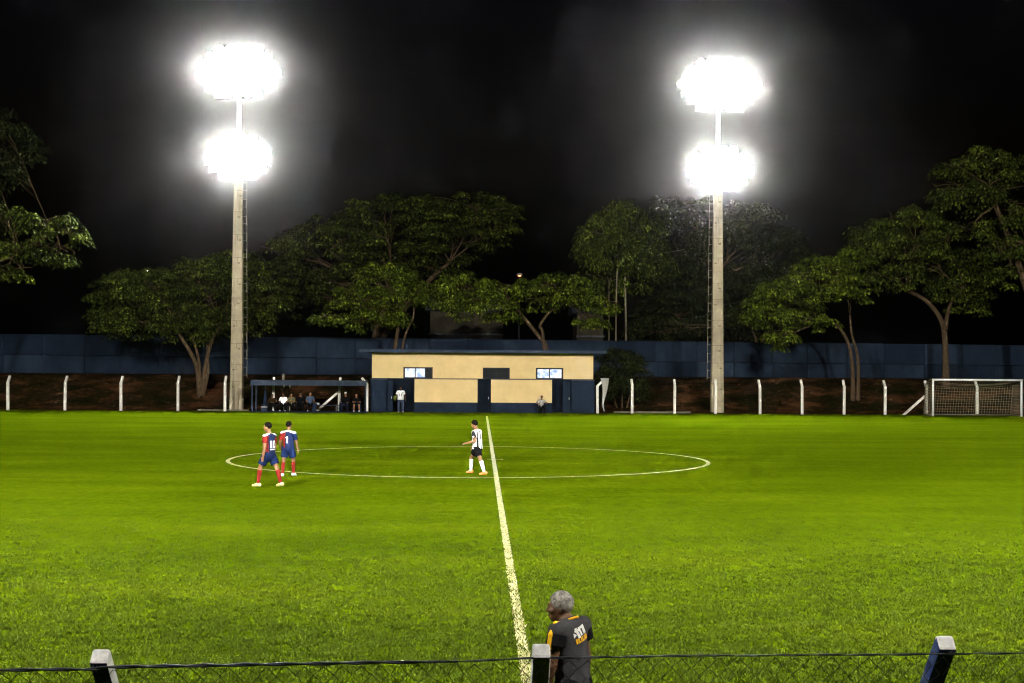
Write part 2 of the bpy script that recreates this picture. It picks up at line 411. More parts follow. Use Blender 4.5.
floodlight_tower(-25, 1.0, math.pi, 'concrete floodlight pole on the near touchline, left of the camera', 1, 68, 160, 1.40)
floodlight_tower(26, 1.0, math.pi, 'concrete floodlight pole on the near touchline, right of the camera', -1, 68, 160, 1.40)
for o in list(COL.objects):
    pass

# ================================================================== BUILDING
BY = 106.9
def build_clubhouse():
    s = mpp(BY)
    def X(px, Y=BY): return at(px, 390, Y).x
    def Z(py, px=480, Y=BY): return at(px, py, Y).z
    x0, x1 = X(370.5), X(594.5); xm = (x0+x1)/2
    t = thing('clubhouse', 'long cream and dark blue changing room building with three small windows', 'building', (xm, BY, 0))
    L = lambda x: x-xm
    YB = 1.3                      # main wall stands behind the screen walls
    zt = 4.36; zs = Z(379.6); zb = Z(402.5); zl = at(480, 378.6, BY+YB).z
    # main wall, with openings left for the windows
    wins = [(404, 432), (483.5, 509), (536.5, 562.5)]
    wz0, wz1 = at(480, 378.3, BY+YB).z, at(480, 368.2, BY+YB).z
    mb = MB(); xa = x0; d0, d1 = YB, YB+.2
    spans = [(at(a, 375, BY+YB).x, at(b, 375, BY+YB).x) for a, b in wins]
    for a, b in spans:
        mb.box2((L(xa), d0, wz0), (L(a), d1, wz1)); xa = b
    mb.box2((L(xa), d0, wz0), (L(x1), d1, wz1)); mb.box2((L(x0), d0, wz1), (L(x1), d1, zt)); mb.box2((L(x0), d0, zl), (L(x1), d1, wz0))
    for xx in (x0, x1-.2): mb.box2((L(xx), d1, 0), (L(xx)+.2, 6.4, zt))
    mb.box2((L(x0), 6.4, 0), (L(x1), 6.6, zt)); mb.build('wall', M['cream'], t)
    mb = MB(); mb.box2((L(x0), d0, 0), (L(x1), d1, zl)); mb.build('lower_wall', M['recess_shade'], t)
    mb = MB(); mb.box2((L(x0), d1, -.05), (L(x1), 6.4, .05)); mb.build('floor_slab', M['concrete'], t)
    # roof: blue fascia with an overhang on both ends
    ra, rb = X(358.5), X(606.5)
    mb = MB(); mb.box2((L(ra), .35, zt+.012), (L(rb), 7.2, zt+.12)); mb.build('roof', M['roof_sheet'], t)
    mb = MB(); mb.box2((L(ra)-.01, .27, zt-.02), (L(rb)+.01, .346, zt+.2), .01); mb.build('fascia', M['fascia'], t)
    # windows
    for i, (a, b) in enumerate(spans):
        mb = MB(); f = .07; A, B = L(a), L(b); yy0, yy1 = YB-.03, YB+.14
        mb.box2((A-.05, yy0, wz1-.05), (B+.05, yy1, wz1+.05)); mb.box2((A-.05, yy0, wz0-.05), (B+.05, yy1, wz0+.05))
        mb.box2((A-.05, yy0, wz0+.05), (A+f, yy1, wz1-.05)); mb.box2((B-f, yy0, wz0+.05), (B+.05, yy1, wz1-.05))
        n = 3 if i == 0 else 2
        for k in range(1, n): q = A+(B-A)*(k/n if i else (.40, .76)[k-1]); mb.box2((q-.035, yy0+.03, wz0+.05), (q+.035, yy1-.03, wz1-.05))
        if i == 1: mb.box2((A+f, yy0+.05, (wz0+wz1)/2-.02), (B-f, yy1-.05, (wz0+wz1)/2+.02))
        w = mb.build('window', M['dark_frame'], t)
        if i == 0: w['label'] = 'lit window with a dark strip at its right end'
        if i == 1: w['label'] = 'unlit dark window'
        if i == 2: w['label'] = 'brightly lit two pane window'
        mb = MB(); e = B if i else A+(B-A)*.76
        mb.box2((A+f, YB+.06, wz0+.05), (e-.04, YB+.075, wz1-.05))
        mb.build('pane', M['dark_glass'] if i == 1 else M['lit_pane'], w)
        if i == 0:
            mb = MB(); mb.box2((e+.04, YB+.06, wz0+.05), (B-f, YB+.075, wz1-.05)); mb.build('pane', M['dark_glass'], w)
    # screen walls in front: cream over a dark blue base
    for a, b in ((414.5, 477.5), (491, 552)):
        mb = MB(); mb.box2((L(X(a)), 0, zb), (L(X(b)), .16, zs)); o = mb.build('screen_wall', M['cream'], t)
        mb = MB(); mb.box2((L(X(a)), -.012, -.1), (L(X(b)), .172, zb-.003)); mb.build('wall_base', M['blue_wall'], o)
        mb = MB(); mb.box2((L(X(a))-.03, -.03, zs+.003), (L(X(b))+.03, .2, zs+.05), .01); mb.build('coping', M['dark_steel'], o)
    for a, b in ((370.5, 386.5), (571.5, 594.5)):
        mb = MB(); mb.box2((L(X(a)), 0, -.1), (L(X(b)), .16, zs-.03)); o = mb.build('screen_wall', M['blue_wall'], t)
        o['label'] = 'dark blue end screen wall'
        mb = MB(); mb.box2((L(X(a))-.03, -.03, zs-.027), (L(X(b))+.03, .2, zs+.02), .01); mb.build('coping', M['dark_steel'], o)
    # side returns and doors in the openings
    mb = MB(); mb.box2((L(x0), .16, -.1), (L(x0)+.12, YB, zs-.03)); mb.box2((L(x1)-.12, .16, -.1), (L(x1), YB, zs-.03)); mb.build('side_screen', M['blue_wall'], t)
    for a, b, yy in ((387.5, 393, .04), (563, 570.5, .04)):
        mb = MB(); mb.box2((L(X(a)), yy, 0), (L(X(b)), yy+.06, zs-.1))
        for q in range(3): xx = X(a)+(X(b)-X(a))*(q+.5)/3; mb.box2((L(xx)-.03, yy-.02, .05), (L(xx)+.03, yy-.001, zs-.14))
        o = mb.build('door', M['blue_wall'], t)
        mb = MB(); mb.box((L(X(b))-.1, yy-.04, 1.05), (.05, .05, .16)); mb.build('handle', M['steel'], o)
    mb = MB(); mb.box2((L(X(478.5)), .3, 0), (L(X(490)), .36, zs-.15)); o = mb.build('door', M['recess_shade'], t)
    mb = MB(); mb.box((L(X(488.6)), .27, 1.05), (.05, .05, .16)); mb.build('handle', M['steel'], o)
build_clubhouse()

# ================================================================== DUGOUT AND WHAT IS IN IT
DY = 105.2
def build_dugout():
    x0, x1 = at(250.5, 400, DY).x, at(366.5, 400, DY).x; xm = (x0+x1)/2; w = (x1-x0)/2
    t = thing('dugout', 'low open team dugout with flat blue roof beside the cream building', 'shelter', (xm, DY, 0))
    z1, z0 = at(300, 380.5, DY).z, at(300, 385.6, DY).z
    mb = MB(); mb.box2((-w, 0, z0), (w, .06, z1-.14)); mb.box2((-w, -.01, z1-.137), (w, .05, z1), .01); mb.build('fascia', M['fascia'], t)
    mb = MB(); mb.box2((-w, .063, z1-.1), (w, 2.1, z1-.02))
    for k in range(40): x = -w+(k+.5)*2*w/40; mb.box((x, 1.08, z1+.0), (.06, 2.0, .035))
    mb.build('roof', M['roof_sheet'], t)
    for x in (-w+.1, w-.08):
        for y in (.12, 2.0): MB().box2((x-.05, y-.05, 0), (x+.05, y+.05, z0+.02)).build('post', M['blue_steel'], t)
    mb = MB(); mb.box2((-w, -.15, -.05), (w, 2.2, .06), .02); mb.build('floor_slab', M['blue_wall'], t)
    # bench
    bx0, bx1 = at(261, 400, DY+1).x, at(339, 400, DY+1).x
    b = thing('bench', 'long blue plank bench inside the dugout', 'bench', ((bx0+bx1)/2, DY+1.25, .06)); h = (bx1-bx0)/2
    MB().box2((-h, -.2, .40), (h, .2, .45), .01).build('seat', M['blue_steel'], b)
    for x in (-h+.2, -h/3, h/3, h-.2): MB().box2((x-.04, -.17, 0), (x+.04, .17, .40)).build('leg', M['dark_steel'], b)
    # plastic armchairs
    for px, lab in ((343.5, 'blue plastic armchair next to the dugout bench'), (357, 'blue plastic armchair at the right end of the dugout')):
        c = thing('plastic_chair', lab, 'chair', (at(px, 400, DY+.9).x, DY+.95, .06), 0, 'plastic armchairs in the dugout')
        MB().box2((-.25, -.24, .40), (.25, .24, .44), .012).build('seat', M['deep_blue'], c)
        mb = MB(); mb.box((0, .26, .66), (.48, .035, .46), Matrix.Rotation(R(-10), 3, 'X'), .015); mb.build('backrest', M['deep_blue'], c)
        for sx in (-1, 1):
            MB().box((sx*.27, 0, .63), (.055, .48, .03), None, .01).build('armrest', M['deep_blue'], c)
            MB().bar((sx*.28, -.25, 0), (sx*.25, -.2, .62), .05, .06).build('leg', M['deep_blue'], c)
            MB().bar((sx*.27, .27, 0), (sx*.24, .22, .62), .05, .06).build('leg', M['deep_blue'], c)
    # parasol, bags, bottles
    p = thing('folded_parasol', 'closed tapering blue parasol standing at the left end of the bench', 'parasol', (at(265.3, 400, DY+1.6).x, DY+1.6, .06))
    MB().tube([(0, 0, 0), (0, 0, 1.72)], .018, 8).build('pole', M['steel'], p)
    MB().lathe([(.19, .35), (.17, .6), (.10, 1.1), (.045, 1.45), (.02, 1.62)], 10).build('canopy', M['deep_blue'], p)
    c = thing('cool_box', 'small pale blue cool box under the left end of the bench', 'cool box', (at(264.5, 410, DY+1).x, DY+.92, .06))
    MB().box((0, 0, .13), (.42, .26, .26), None, .02).build('body', M['blue_steel'], c); MB().box((0, 0, .285), (.44, .28, .05), None, .015).build('lid', M['white_plastic'], c)
    c = thing('water_bottle', 'white water bottle on the dugout floor under the bench', 'bottle', (at(274.3, 410, DY+.9).x, DY+.85, .06))
    MB().lathe([(.07, 0), (.075, .02), (.075, .2), (.035, .26), (.03, .29)], 12).build('body', M['white_plastic'], c); MB().lathe([(.034, .29), (.034, .33)], 12).build('cap', M['deep_blue'], c)
    c = thing('kit_bag', 'blue kit bag leaning against the bench end by the brace', 'bag', (at(314.5, 410, DY+.6).x, DY+.62, .06))
    MB().box((0, 0, .3), (.3, .26, .6), Matrix.Rotation(R(9), 3, 'Y'), .07).build('body', M['deep_blue'], c); MB().tube([(-.08, -.1, .58), (-.05, -.13, .7), (.08, -.13, .7), (.1, -.1, .58)], .018, 6).build('strap', M['dark_steel'], c)
    c = MB().box((0, 0, .07), (.34, .3, .14), None, .05).build('folded_towel', M['white_plastic']); c.location = (at(317, 405, DY+1.2).x, DY+1.25, .515)
    tag(c, 'folded white towel lying on the dugout bench below the slanted brace', 'towel')
    # frame standing behind the dugout
    f = thing('metal_frame', 'thin khaki metal frame standing on the bank behind the dugout', 'frame', (at(286.7, 396, DY+4.5).x, DY+4.6, .05))
    for x in (-.22, .22): MB().box2((x-.035, -.035, -.1), (x+.035, .035, 1.9)).build('upright', M['khaki_metal'], f)
    MB().box2((-.185, -.03, 1.2), (.185, .03, 1.27)).build('crossbar', M['khaki_metal'], f)
    MB().box2((-.38, -.03, 1.9), (-.18, .04, 2.65), .02).build('sign_plate', M['chalk_kerb'], f)
build_dugout()

# ================================================================== FAR FENCE POSTS
def post_mesh(dx, dy):
    mb = MB(); mb.box2((-.09, -.09, -.3), (.09, .09, 2.18), .012)
    a = Vector((0, 0, 2.14)); b = Vector((dx, dy, 2.62)); mb.bar(a, b, .165, .165, .012); return mb.mesh('shaft', M['white_paint'])
PM_BACK = post_mesh(0, .46); PM_L = post_mesh(-.38, .05); PM_R = post_mesh(.5, .05)
def fence_post(px, label, me=PM_BACK, brace=0, Y=FENCE_Y, sc=1.0):
    t = thing('fence_post', label, 'fence post', (at(px, 412, Y).x, Y, 0), random.uniform(-.05, .05), 'white concrete posts along the far side')
    o = link_mesh('shaft', me, t); o.scale = (1, 1, sc*.945+random.uniform(-.02, .015)); o.rotation_euler = (random.uniform(-.02, .02), random.uniform(-.018, .018), 0)
    if brace:
        mb = MB(); mb.bar((brace*1.75, -.02, -.08), (brace*.1, -.02, 1.38), .16, .16, .01); mb.build('brace', M['white_paint'], t)
    return t
WP = 'white bent-top concrete fence post '
fence_post(8, WP+'at the left edge of the photo')
fence_post(65, WP+'second from the left edge, on bare bank')
fence_post(121, WP+'third from the left edge, before the multi-stemmed tree')
fence_post(178, WP+'just left of the multi-stemmed tree trunk')
fence_post(225, WP+'close beside the left floodlight pole')
fence_post(273.5, WP+'seen through the left part of the dugout', Y=FENCE_Y+1.2)
fence_post(339, WP+'with a slanted brace, seen through the dugout', brace=-1, Y=FENCE_Y+1.2)
fence_post(367, WP+'between dugout and building, its tip leaning left', PM_L)
fence_post(597.5, WP+'at the right corner of the cream building', PM_R)
fence_post(632, 'straight-looking white fence post in front of the dark bush')
fence_post(674.5, WP+'between the dark bush and the right floodlight pole')
fence_post(715.5, WP+'standing in front of the right floodlight pole')
fence_post(760, WP+'just right of the right floodlight pole')
fence_post(802, WP+'midway between right floodlight pole and two-stemmed tree')
fence_post(844, WP+'just left of the two-stemmed tree trunk')
fence_post(885, WP+'alone between the two-stemmed tree and the goal')
fence_post(926, WP+'with a slanted brace at the left end of the goal', brace=-1, Y=FENCE_Y+.2)
fence_post(977, WP+'seen through the middle of the goal net', Y=FENCE_Y+.4)
# rolled net hanging from the corner post
def hanging_net():
    x = at(600, 400, FENCE_Y).x; t = thing('hanging_net', 'grey rolled net hanging from the corner post right of the building', 'net', (x, FENCE_Y-.02, 0))
    mb = MB(); n = 14; vs = []; fs = []
    for i in range(n+1):
        f = i/n; z = 2.55-2.4*f; wv = .52*(1-f)**1.6+.09
        cx = .33-.12*f+.06*math.sin(f*5)+(.16*max(0, f-.8)*5)
        for k in range(9):
            u = k/8-.5; vs.append((cx+u*wv, .05*math.sin(k*2.1+i*.4)-.05, z))
    for i in range(n):
        for k in range(8): fs.append([i*9+k, i*9+k+1, (i+1)*9+k+1, (i+1)*9+k])
    b = len(vs); vs += [(x_, y_+.05, z_) for x_, y_, z_ in vs]; fs += [[b+q for q in f][::-1] for f in fs]
    mb.add(vs, fs); mb.build('cloth', M['grey_cloth'], t, True)
hanging_net()

# ================================================================== GOAL
def build_goal():
    GY = 104.4; a = at(933, 415, GY).x; b = at(1021.5, 415, GY).x; h = 2.6; w = b-a; dp = 1.7
    t = thing('goal', 'white goal frame with a square net at the right edge', 'goal', (a, GY, 0)); r = .075
    for x in (0, w): MB().tube([(x, 0, -.1), (x, 0, h)], r, 12).build('post', M['white_steel'], t, True)
    MB().tube([(-r*.9, 0, h), (w+r*.9, 0, h)], r, 12).build('crossbar', M['white_steel'], t, True)
    for x in (0, w):
        mb = MB(); mb.tube([(x, 0, h), (x, .6, h+.02), (x, dp*.75, h-.14), (x, dp, h-.35)], .035, 8); mb.tube([(x, dp, h-.35), (x, dp+.5, 0)], .035, 8); mb.tube([(x, 0, .04), (x, dp+.5, .04)], .035, 8)
        mb.build('side_frame', M['chalk_kerb'], t, True)
    MB().tube([(0, dp+.5, .05), (w, dp+.5, .05)], .05, 8).build('ground_bar', M['chalk_kerb'], t, True)
    mb = MB(); g = .19; nx = int(w/g); cr = .009
    prof = [(0.02, h-.02), (.5, h-.12), (1.0, h-.2), (dp, h-.38)]
    down = [(dp+.5*(k/11), (h-.38)*(1-k/11)+.06*k/11) for k in range(1, 12)]
    P = prof+down
    def sag(i, x): 
        y, z = P[i]; return (x, y, z-(.22*math.sin(math.pi*x/w) if 1 <= i <= 3 else (.1*math.sin(math.pi*x/w) if i < 9 and i > 0 else 0)))
    for k in range(nx+1): x = w*k/nx; mb.tube([sag(i, x) for i in range(len(P))], cr, 3, False)
    for i in range(len(P)): mb.tube([sag(i, w*k/12) for k in range(13)], cr, 3, False)
    for x in (0, w):
        for k in range(1, 12):
            z = k*.2; ymax = dp+.5*(1-z/(h-.38)) if z < h-.38 else dp
            mb.tube([(x, .02, z), (x, ymax, z)], cr, 3, False)
        for k in range(1, 12):
            y = k*.19; mb.tube([(x, y, .05), (x, y, min(h-.1, (h-.38)*(1-(y-dp)/.5) if y > dp else h-.15))], cr, 3, False)
    mb.build('net', M['net'], t)
build_goal()

# ================================================================== NEAR FENCE
NY = 7.0
def near_post(px, py, label, paint, sc=1):
    p = at(px, py, NY-.3); z = p.z
    t = thing('fence_post', label, 'fence post', (p.x, NY, 0), 0, 'posts of the near wire fence')
    mb = MB(); w = .083; zb = z-.36; lean = .34
    mb.box2((-w/2, -w/2, -.2), (w/2, w/2, zb), .008)
    mb.bar((0, .02, zb-.03), (0, -lean, z), w, w, .016); mb.build('shaft', paint, t)
    return t
def post_paint(name, white_x, white_y=None):
    # blue paint on the shaft, white on the head; which faces kept the white coat differs per post
    k = NT(name, .85, .2); v = k.coord('Object'); sp = k.n('ShaderNodeSeparateXYZ'); k.l(v, sp.inputs[0])
    nz = k.noise(v, 9, 6, .7); 
    wht = k.ramp(k.noise(v, 26, 5, .7), [(.3, (.48, .47, .44)), (.6, (.82, .81, .79))])
    blu = k.ramp(nz, [(.35, (.014, .028, .13)), (.6, (.03, .05, .16)), (.72, (.2, .24, .3))])
    g = k.n('ShaderNodeNewGeometry'); ns = k.n('ShaderNodeSeparateXYZ'); k.l(g.outputs['True Normal'], ns.inputs[0])
    top = k.math('GREATER_THAN', ns.outputs[2], .25)
    msk = top
    if white_x: msk = k.math('MAXIMUM', msk, k.math('GREATER_THAN', k.math('MULTIPLY', ns.outputs[0], white_x), .4) if abs(white_x) == 1 else k.math('GREATER_THAN', k.math('ABSOLUTE', ns.outputs[0]), .4))
    c = k.mix(msk, blu, wht)
    if white_x == 1: c = k.mix(k.ramp(nz, [(.6, (0, 0, 0)), (.64, (1, 1, 1))]), c, (.03, .06, .3))
    if white_x == 2: c = k.mix(k.math('LESS_THAN', ns.outputs[2], -.4), c, (.14, .14, .075))  # olive puts the shade under the leaning head into the colour
    k.col(c); k.bump(nz, .3, .01); return k.m
near_post(102, 654, 'near fence post with whitewashed head, leaning left at the bottom left', post_paint('post_paint_worn', 1))
near_post(541, 648.5, 'near fence post with white edges beside the man in the dark vest', post_paint('post_paint_edges_shaded', 2))
near_post(943.5, 640.5, 'near fence post painted blue with a white cap at the bottom right', post_paint('post_paint_blue', 0))
def near_fence():
    t = thing('wire_fence', 'chain-link wire fence with a dark top cable along the bottom', 'fence', (0, NY-.25, 0))
    cab = [(-150, 676), (0, 670), (95, 669), (110, 667), (300, 664), (470, 661), (530, 658), (552, 658), (700, 655.5), (900, 654.5), (935, 654), (1024, 653), (1200, 650)]
    pts = [at(px, py, NY-.36) for px, py in cab]; base = Vector((0, NY-.25, 0))
    mb = MB(); r0 = random.Random(5); P = []
    for a, b in zip(pts[:-1], pts[1:]):
        n = max(2, int((b-a).length/.06))
        for i in range(n): P.append(a.lerp(b, i/n)-base+Vector((0, 0, r0.uniform(-.0015, .0015))))
    # two twisted strands
    for ph in (0, math.pi):
        Q = [p+Vector((0, math.cos(i*1.1+ph), math.sin(i*1.1+ph)))*(.0045 if p.x < -.2 else .003) for i, p in enumerate(P)]
        mb.tube(Q, [.005 if p.x < -.2 else .0028 for p in Q], 6)
    for p in P[::9]:
        for sg in (-1, 1): mb.bar(p+Vector((-.010, 0, -.016*sg)), p+Vector((.010, -.004, .016*sg)), .0035)
    mb.build('top_cable', M['dark_steel'], t, True)
    mb = MB(); d = .085; x = -4.6; zt = lambda xx: float(np.interp(xx, [p.x for p in pts], [p.z for p in pts]))-.012
    nrow = 12; k = 0
    while x < 4.9:
        line = []
        for i in range(nrow*2+1):
            zz = zt(x)-i*d/2*1.05
            off = (d/2 if (i % 2) else 0)
            # lower part of the mesh swings back to the straight shaft
            line.append((x+off+r0.uniform(-.009, .009), -.11+.20*min(1, i*d/2/.5)+(.004 if i % 2 else -.004), zz+(r0.uniform(-.007, .007) if i else 0)))
        mb.tube(line, .002, 3, False)
        line2 = [(2*x+d-q[0]-d+(d if 0 else 0), q[1]+.002, q[2]) for q in line]
        mb.tube(line2, .002, 3, False); x += d; k += 1
    mb.build('mesh', M['fence_wire'], t)
near_fence()

# ================================================================== TREES
def leaf_cloud(sprays, nleaf, size, droop, rs, flat=.5):
    """sprays: (n,4) centre+radius.  Returns quads of many small separate leaves arranged in drooping umbrella-like rosettes, with a tone per rosette."""
    n = len(sprays); N = n*nleaf
    c = np.repeat(sprays[:, :3], nleaf, 0); r = np.repeat(sprays[:, 3], nleaf)
    a = rs.random(N)*2*np.pi; q = np.sqrt(rs.random(N))
    dz = -droop*q*q*r + (rs.random(N)-.5)*flat*r*.6
    p = c+np.stack([np.cos(a)*q*r, np.sin(a)*q*r, dz], 1)
    nm = np.stack([np.cos(a)*q*2*droop, np.sin(a)*q*2*droop, np.ones(N)], 1)+rs.normal(0, .28, (N, 3))
    nm /= np.linalg.norm(nm, axis=1, keepdims=True)
    out = np.stack([np.cos(a), np.sin(a), -droop*1.6*q-.1], 1)+rs.normal(0, .45, (N, 3))
    out -= nm*np.sum(out*nm, 1, keepdims=True); out /= np.linalg.norm(out, axis=1, keepdims=True)+1e-6
    sd = np.cross(out, nm)
    L = size*(.55+.8*rs.random(N))[:, None]; Wd = L*.30
    v0 = p; v1 = p+out*L*.5+sd*Wd-nm*L*.05; v2 = p+out*L-nm*L*.08; v3 = p+out*L*.5-sd*Wd-nm*L*.05
    V = np.stack([v0, v1, v2, v3], 1).reshape(-1, 3)
    tone = np.repeat(np.clip(rs.normal(.5, .22, n), 0, 1), nleaf*4)
    return V, np.arange(4*N).reshape(-1, 4), tone
def lobe_sprays(c, rad, n, rs, spray_r, inner=.25, under=.35):
    u = rs.normal(size=(n*3, 3)); u /= np.linalg.norm(u, axis=1, keepdims=True)
    keep = (u[:, 2] > -under)|(rs.random(n*3) < .15); u = u[keep]
    # gaps: drop sprays where a coarse pattern is low
    g = np.sin(u[:, 0]*5.1+c[0])+np.sin(u[:, 1]*4.7+c[1])+np.sin(u[:, 2]*6.3+c[2]*1.7)
    u = u[g > -1.15][:n]; m_ = len(u)
    q = 1-inner*rs.random(m_)**1.5*1.6; q *= 1+rs.normal(0, .06, m_)
    p = np.array(c)+u*np.array(rad)*q[:, None]
    return np.concatenate([p, (spray_r*(.6+.75*rs.random(m_)))[:, None]], 1)
def limb(mb, a, b, r0, r1, rs, bend=.12, n=7):
    a, b = Vector(a), Vector(b); L = (b-a).length; off = Vector(rs.normal(0, 1, 3)); off.z = abs(off.z)*.4
    pts = []; rad = []
    for i in range(n):
        f = i/(n-1); p = a.lerp(b, f)+off*(math.sin(f*math.pi)*bend*L)*.5
        p += Vector(rs.normal(0, .012*L, 3))*(0 < i < n-1); pts.append(p); rad.append(r0+(r1-r0)*f)
    mb.tube(pts, rad, 8); return pts
def tree(name, label, base, Y, stems, lobes, mat, bark='bark', leaf=.30, nleaf=46, spray=.95, droop=.75, dens=1.0, seed=1, r0=.28, cat='tree', kindname='tree', twigs=True, flat=.3):
    """base pixel of the trunk foot; stems: pixel polylines from the foot up; lobes: (px,py,rx,ry,dy) ellipses in pixels at depth Y+dy"""
    rs = np.random.default_rng(seed); s = mpp(Y)
    bp = at(base[0], base[1], Y); gz = float(terrain_z(bp.x, Y)); bp.z = gz-.1
    t = thing(name, label, cat, bp, 0, None)
    cents = []; S_ = []
    for px, py, rx, ry, dy in lobes:
        c = at(px, py, Y+dy); s2 = mpp(Y+dy); rad = (rx*s2, max(rx*.72, ry)*s2*.85, ry*s2)
        cents.append((c, rad))
        area = rx*s2*ry*s2*math.pi
        n = max(6, int(area*2.0*dens/(spray*spray)))
        S_.append(lobe_sprays(c, rad, n, rs, spray))
    sp = np.concatenate(S_)
    V, Fq, tone = leaf_cloud(sp, int(nleaf*1.75), leaf*.70, droop, rs, flat)
    V = V-np.array(bp)
    mb = MB(); tips = []
    for st in stems:
        rr = st[0]; pl = [at(px, py, Y+(i*.15)) for i, (px, py) in enumerate(st[1:])]
        if st[1][1] > 350: pl[0] = Vector((pl[0].x, pl[0].y, gz-.25))
        if len(pl) == 2: pl.insert(1, pl[0].lerp(pl[1], .5)+Vector(rs.normal(0, .06, 3)))
        # smooth the stem
        Q = []
        for i in range(len(pl)-1):
            p0 = pl[max(i-1, 0)]; p1 = pl[i]; p2 = pl[i+1]; p3 = pl[min(i+2, len(pl)-1)]
            for k in range(6):
                f = k/6; Q.append(.5*((2*p1)+(p2-p0)*f+(2*p0-5*p1+4*p2-p3)*f*f+(3*p1-p0-3*p2+p3)*f**3))
        Q.append(pl[-1]); n = len(Q)
        rad = [rr*(1.35-.35*min(1, i/4))*(1-.5*i/(n-1)) for i in range(n)]
        mb.tube([q-bp for q in Q], rad, 9); tips.append((Q[-1], rr*.5))
        if n > 10: tips.append((Q[int(n*.7)], rr*.55))
    for c, rad in cents:
        tp, r_ = min(tips, key=lambda q: (q[0]-c).length)
        e = c+Vector((0, 0, -.15*rad[2])); r_ *= .55; pts = limb(mb, tp-bp, e-bp, r_, r_*.35, rs)
        if twigs:
            for k in range(6):
                d = Vector((rs.normal(0, .5)*rad[0], rs.normal(0, .5)*rad[1], rs.uniform(-.1, .6)*rad[2]))
                limb(mb, pts[int(rs.integers(2, 7))], c+d-bp, r_*.32, .02, rs, .15, 5)
    mb.build('trunk', M[bark], t, True)
    link_mesh('crown', np_mesh('crown', V, Fq, M[mat], attr={'tone': tone}), t)
    return t

tree('tree', 'tall dark tree leaning in from the left edge, a bare branch under its leaves', (-95, 396), 112, [(.4, (-95, 396), (-88, 330), (-60, 270)), (.13, (-60, 290), (-20, 262), (12, 248), (52, 231))],
     [(2, 140, 40, 26, 2), (-15, 168, 45, 22, 1), (-30, 120, 50, 25, 3), (-70, 150, 50, 50, 2)], 'leaf_dark', leaf=.34, spray=1.0, seed=2)
COL.objects[-1] if False else None
tree('tree', 'brighter low tree at the left edge with leaves reaching towards the left pole', (-60, 396), 104, [(.26, (-60, 396), (-45, 320), (-20, 272), (20, 252), (55, 232))],
     [(5, 213, 24, 13, 0), (40, 222, 34, 13, -1), (68, 232, 17, 10, 0), (18, 247, 32, 14, 0), (58, 256, 22, 10, 1), (8, 270, 22, 9, 0), (-40, 235, 40, 40, 1)], 'leaf_mid', leaf=.34, spray=.85, nleaf=40, dens=.9, seed=3, twigs=True)
tree('tree', 'multi-stemmed round tree standing left of the left floodlight pole', (200, 396), 114.5, [(.2, (200, 396), (196, 365), (184, 342), (176, 330)), (.2, (201, 396), (205, 368), (212, 340), (222, 326)), (.16, (200, 396), (199, 362), (192, 335)), (.14, (202, 396), (208, 372), (207, 345))],
     [(118, 290, 32, 22, -1), (150, 280, 38, 16, -.5), (108, 312, 20, 18, 0), (135, 322, 40, 16, -1), (172, 304, 36, 24, 0), (205, 284, 36, 32, 1), (236, 272, 34, 26, 2), (258, 300, 24, 28, 1.5), (215, 322, 36, 16, 0), (185, 326, 30, 14, .5), (240, 316, 32, 18, 1), (150, 304, 38, 20, 1.5)], 'leaf_mid', leaf=.30, spray=.70, seed=4)
tree('tree', 'big broad dark tree rising behind the wall left of centre', (372, 396), 136, [(.5, (372, 400), (375, 340), (390, 290)), (.3, (380, 340), (420, 290), (450, 262))],
     [(300, 290, 34, 42, 2), (330, 245, 48, 34, 1), (385, 225, 58, 32, 0), (355, 285, 60, 36, 2), (430, 212, 42, 22, 1), (478, 208, 42, 18, -1), (455, 240, 52, 22, 1), (290, 252, 20, 22, 3), (420, 262, 48, 28, 3), (497, 224, 24, 14, 0)], 'leaf_mid', leaf=.42, spray=1.0, nleaf=54, droop=.5, seed=5, dens=.95)
tree('tree', 'small bright tree behind the left half of the cream building', (392, 396), 117.5, [(.2, (394, 396), (395, 350), (399, 325), (402, 312)), (.12, (397, 360), (404, 340), (413, 318), (414, 306))],
     [(385, 278, 32, 18, -1), (360, 297, 34, 15, -1), (330, 318, 20, 8, 0), (400, 300, 30, 18, 0), (372, 318, 34, 12, 0), (414, 290, 17, 16, 1)], 'leaf_bright', leaf=.31, spray=.66, nleaf=44, seed=6)
tree('tree', 'umbrella-shaped tree with forked trunk behind the right half of the cream building', (546, 396), 117.5, [(.21, (548, 396), (546, 348), (540, 338), (524, 318), (508, 298), (503, 288)), (.15, (546, 352), (543, 335), (540, 326), (550, 312), (566, 303))],
     [(468, 286, 34, 16, -1), (482, 302, 42, 12, -1), (455, 298, 22, 14, 0), (520, 289, 34, 10, 0), (556, 284, 40, 14, -.5), (575, 298, 30, 10, -1), (596, 305, 20, 6, 0), (590, 321, 20, 6, 0), (500, 314, 22, 7, 0), (538, 298, 34, 10, 1)], 'leaf_bright', leaf=.31, spray=.66, nleaf=44, seed=7)
tree('tree', 'tall slender tree with hanging foliage and thin pale trunks behind the wall', (625, 396), 128, [(.12, (626, 396), (626, 340), (625, 270), (624, 240)), (.09, (616, 396), (616, 320), (617, 275), (618, 255)), (.05, (609, 396), (609, 320), (609, 280))],
     [(620, 218, 26, 20, 0), (600, 232, 22, 24, -.5), (642, 226, 26, 24, 0), (588, 246, 12, 20, 0), (615, 255, 28, 22, -1), (645, 258, 26, 26, 0), (608, 280, 22, 12, 1)], 'leaf_mid', 'pale_bark', leaf=.36, spray=.85, nleaf=40, droop=1.3, seed=8)
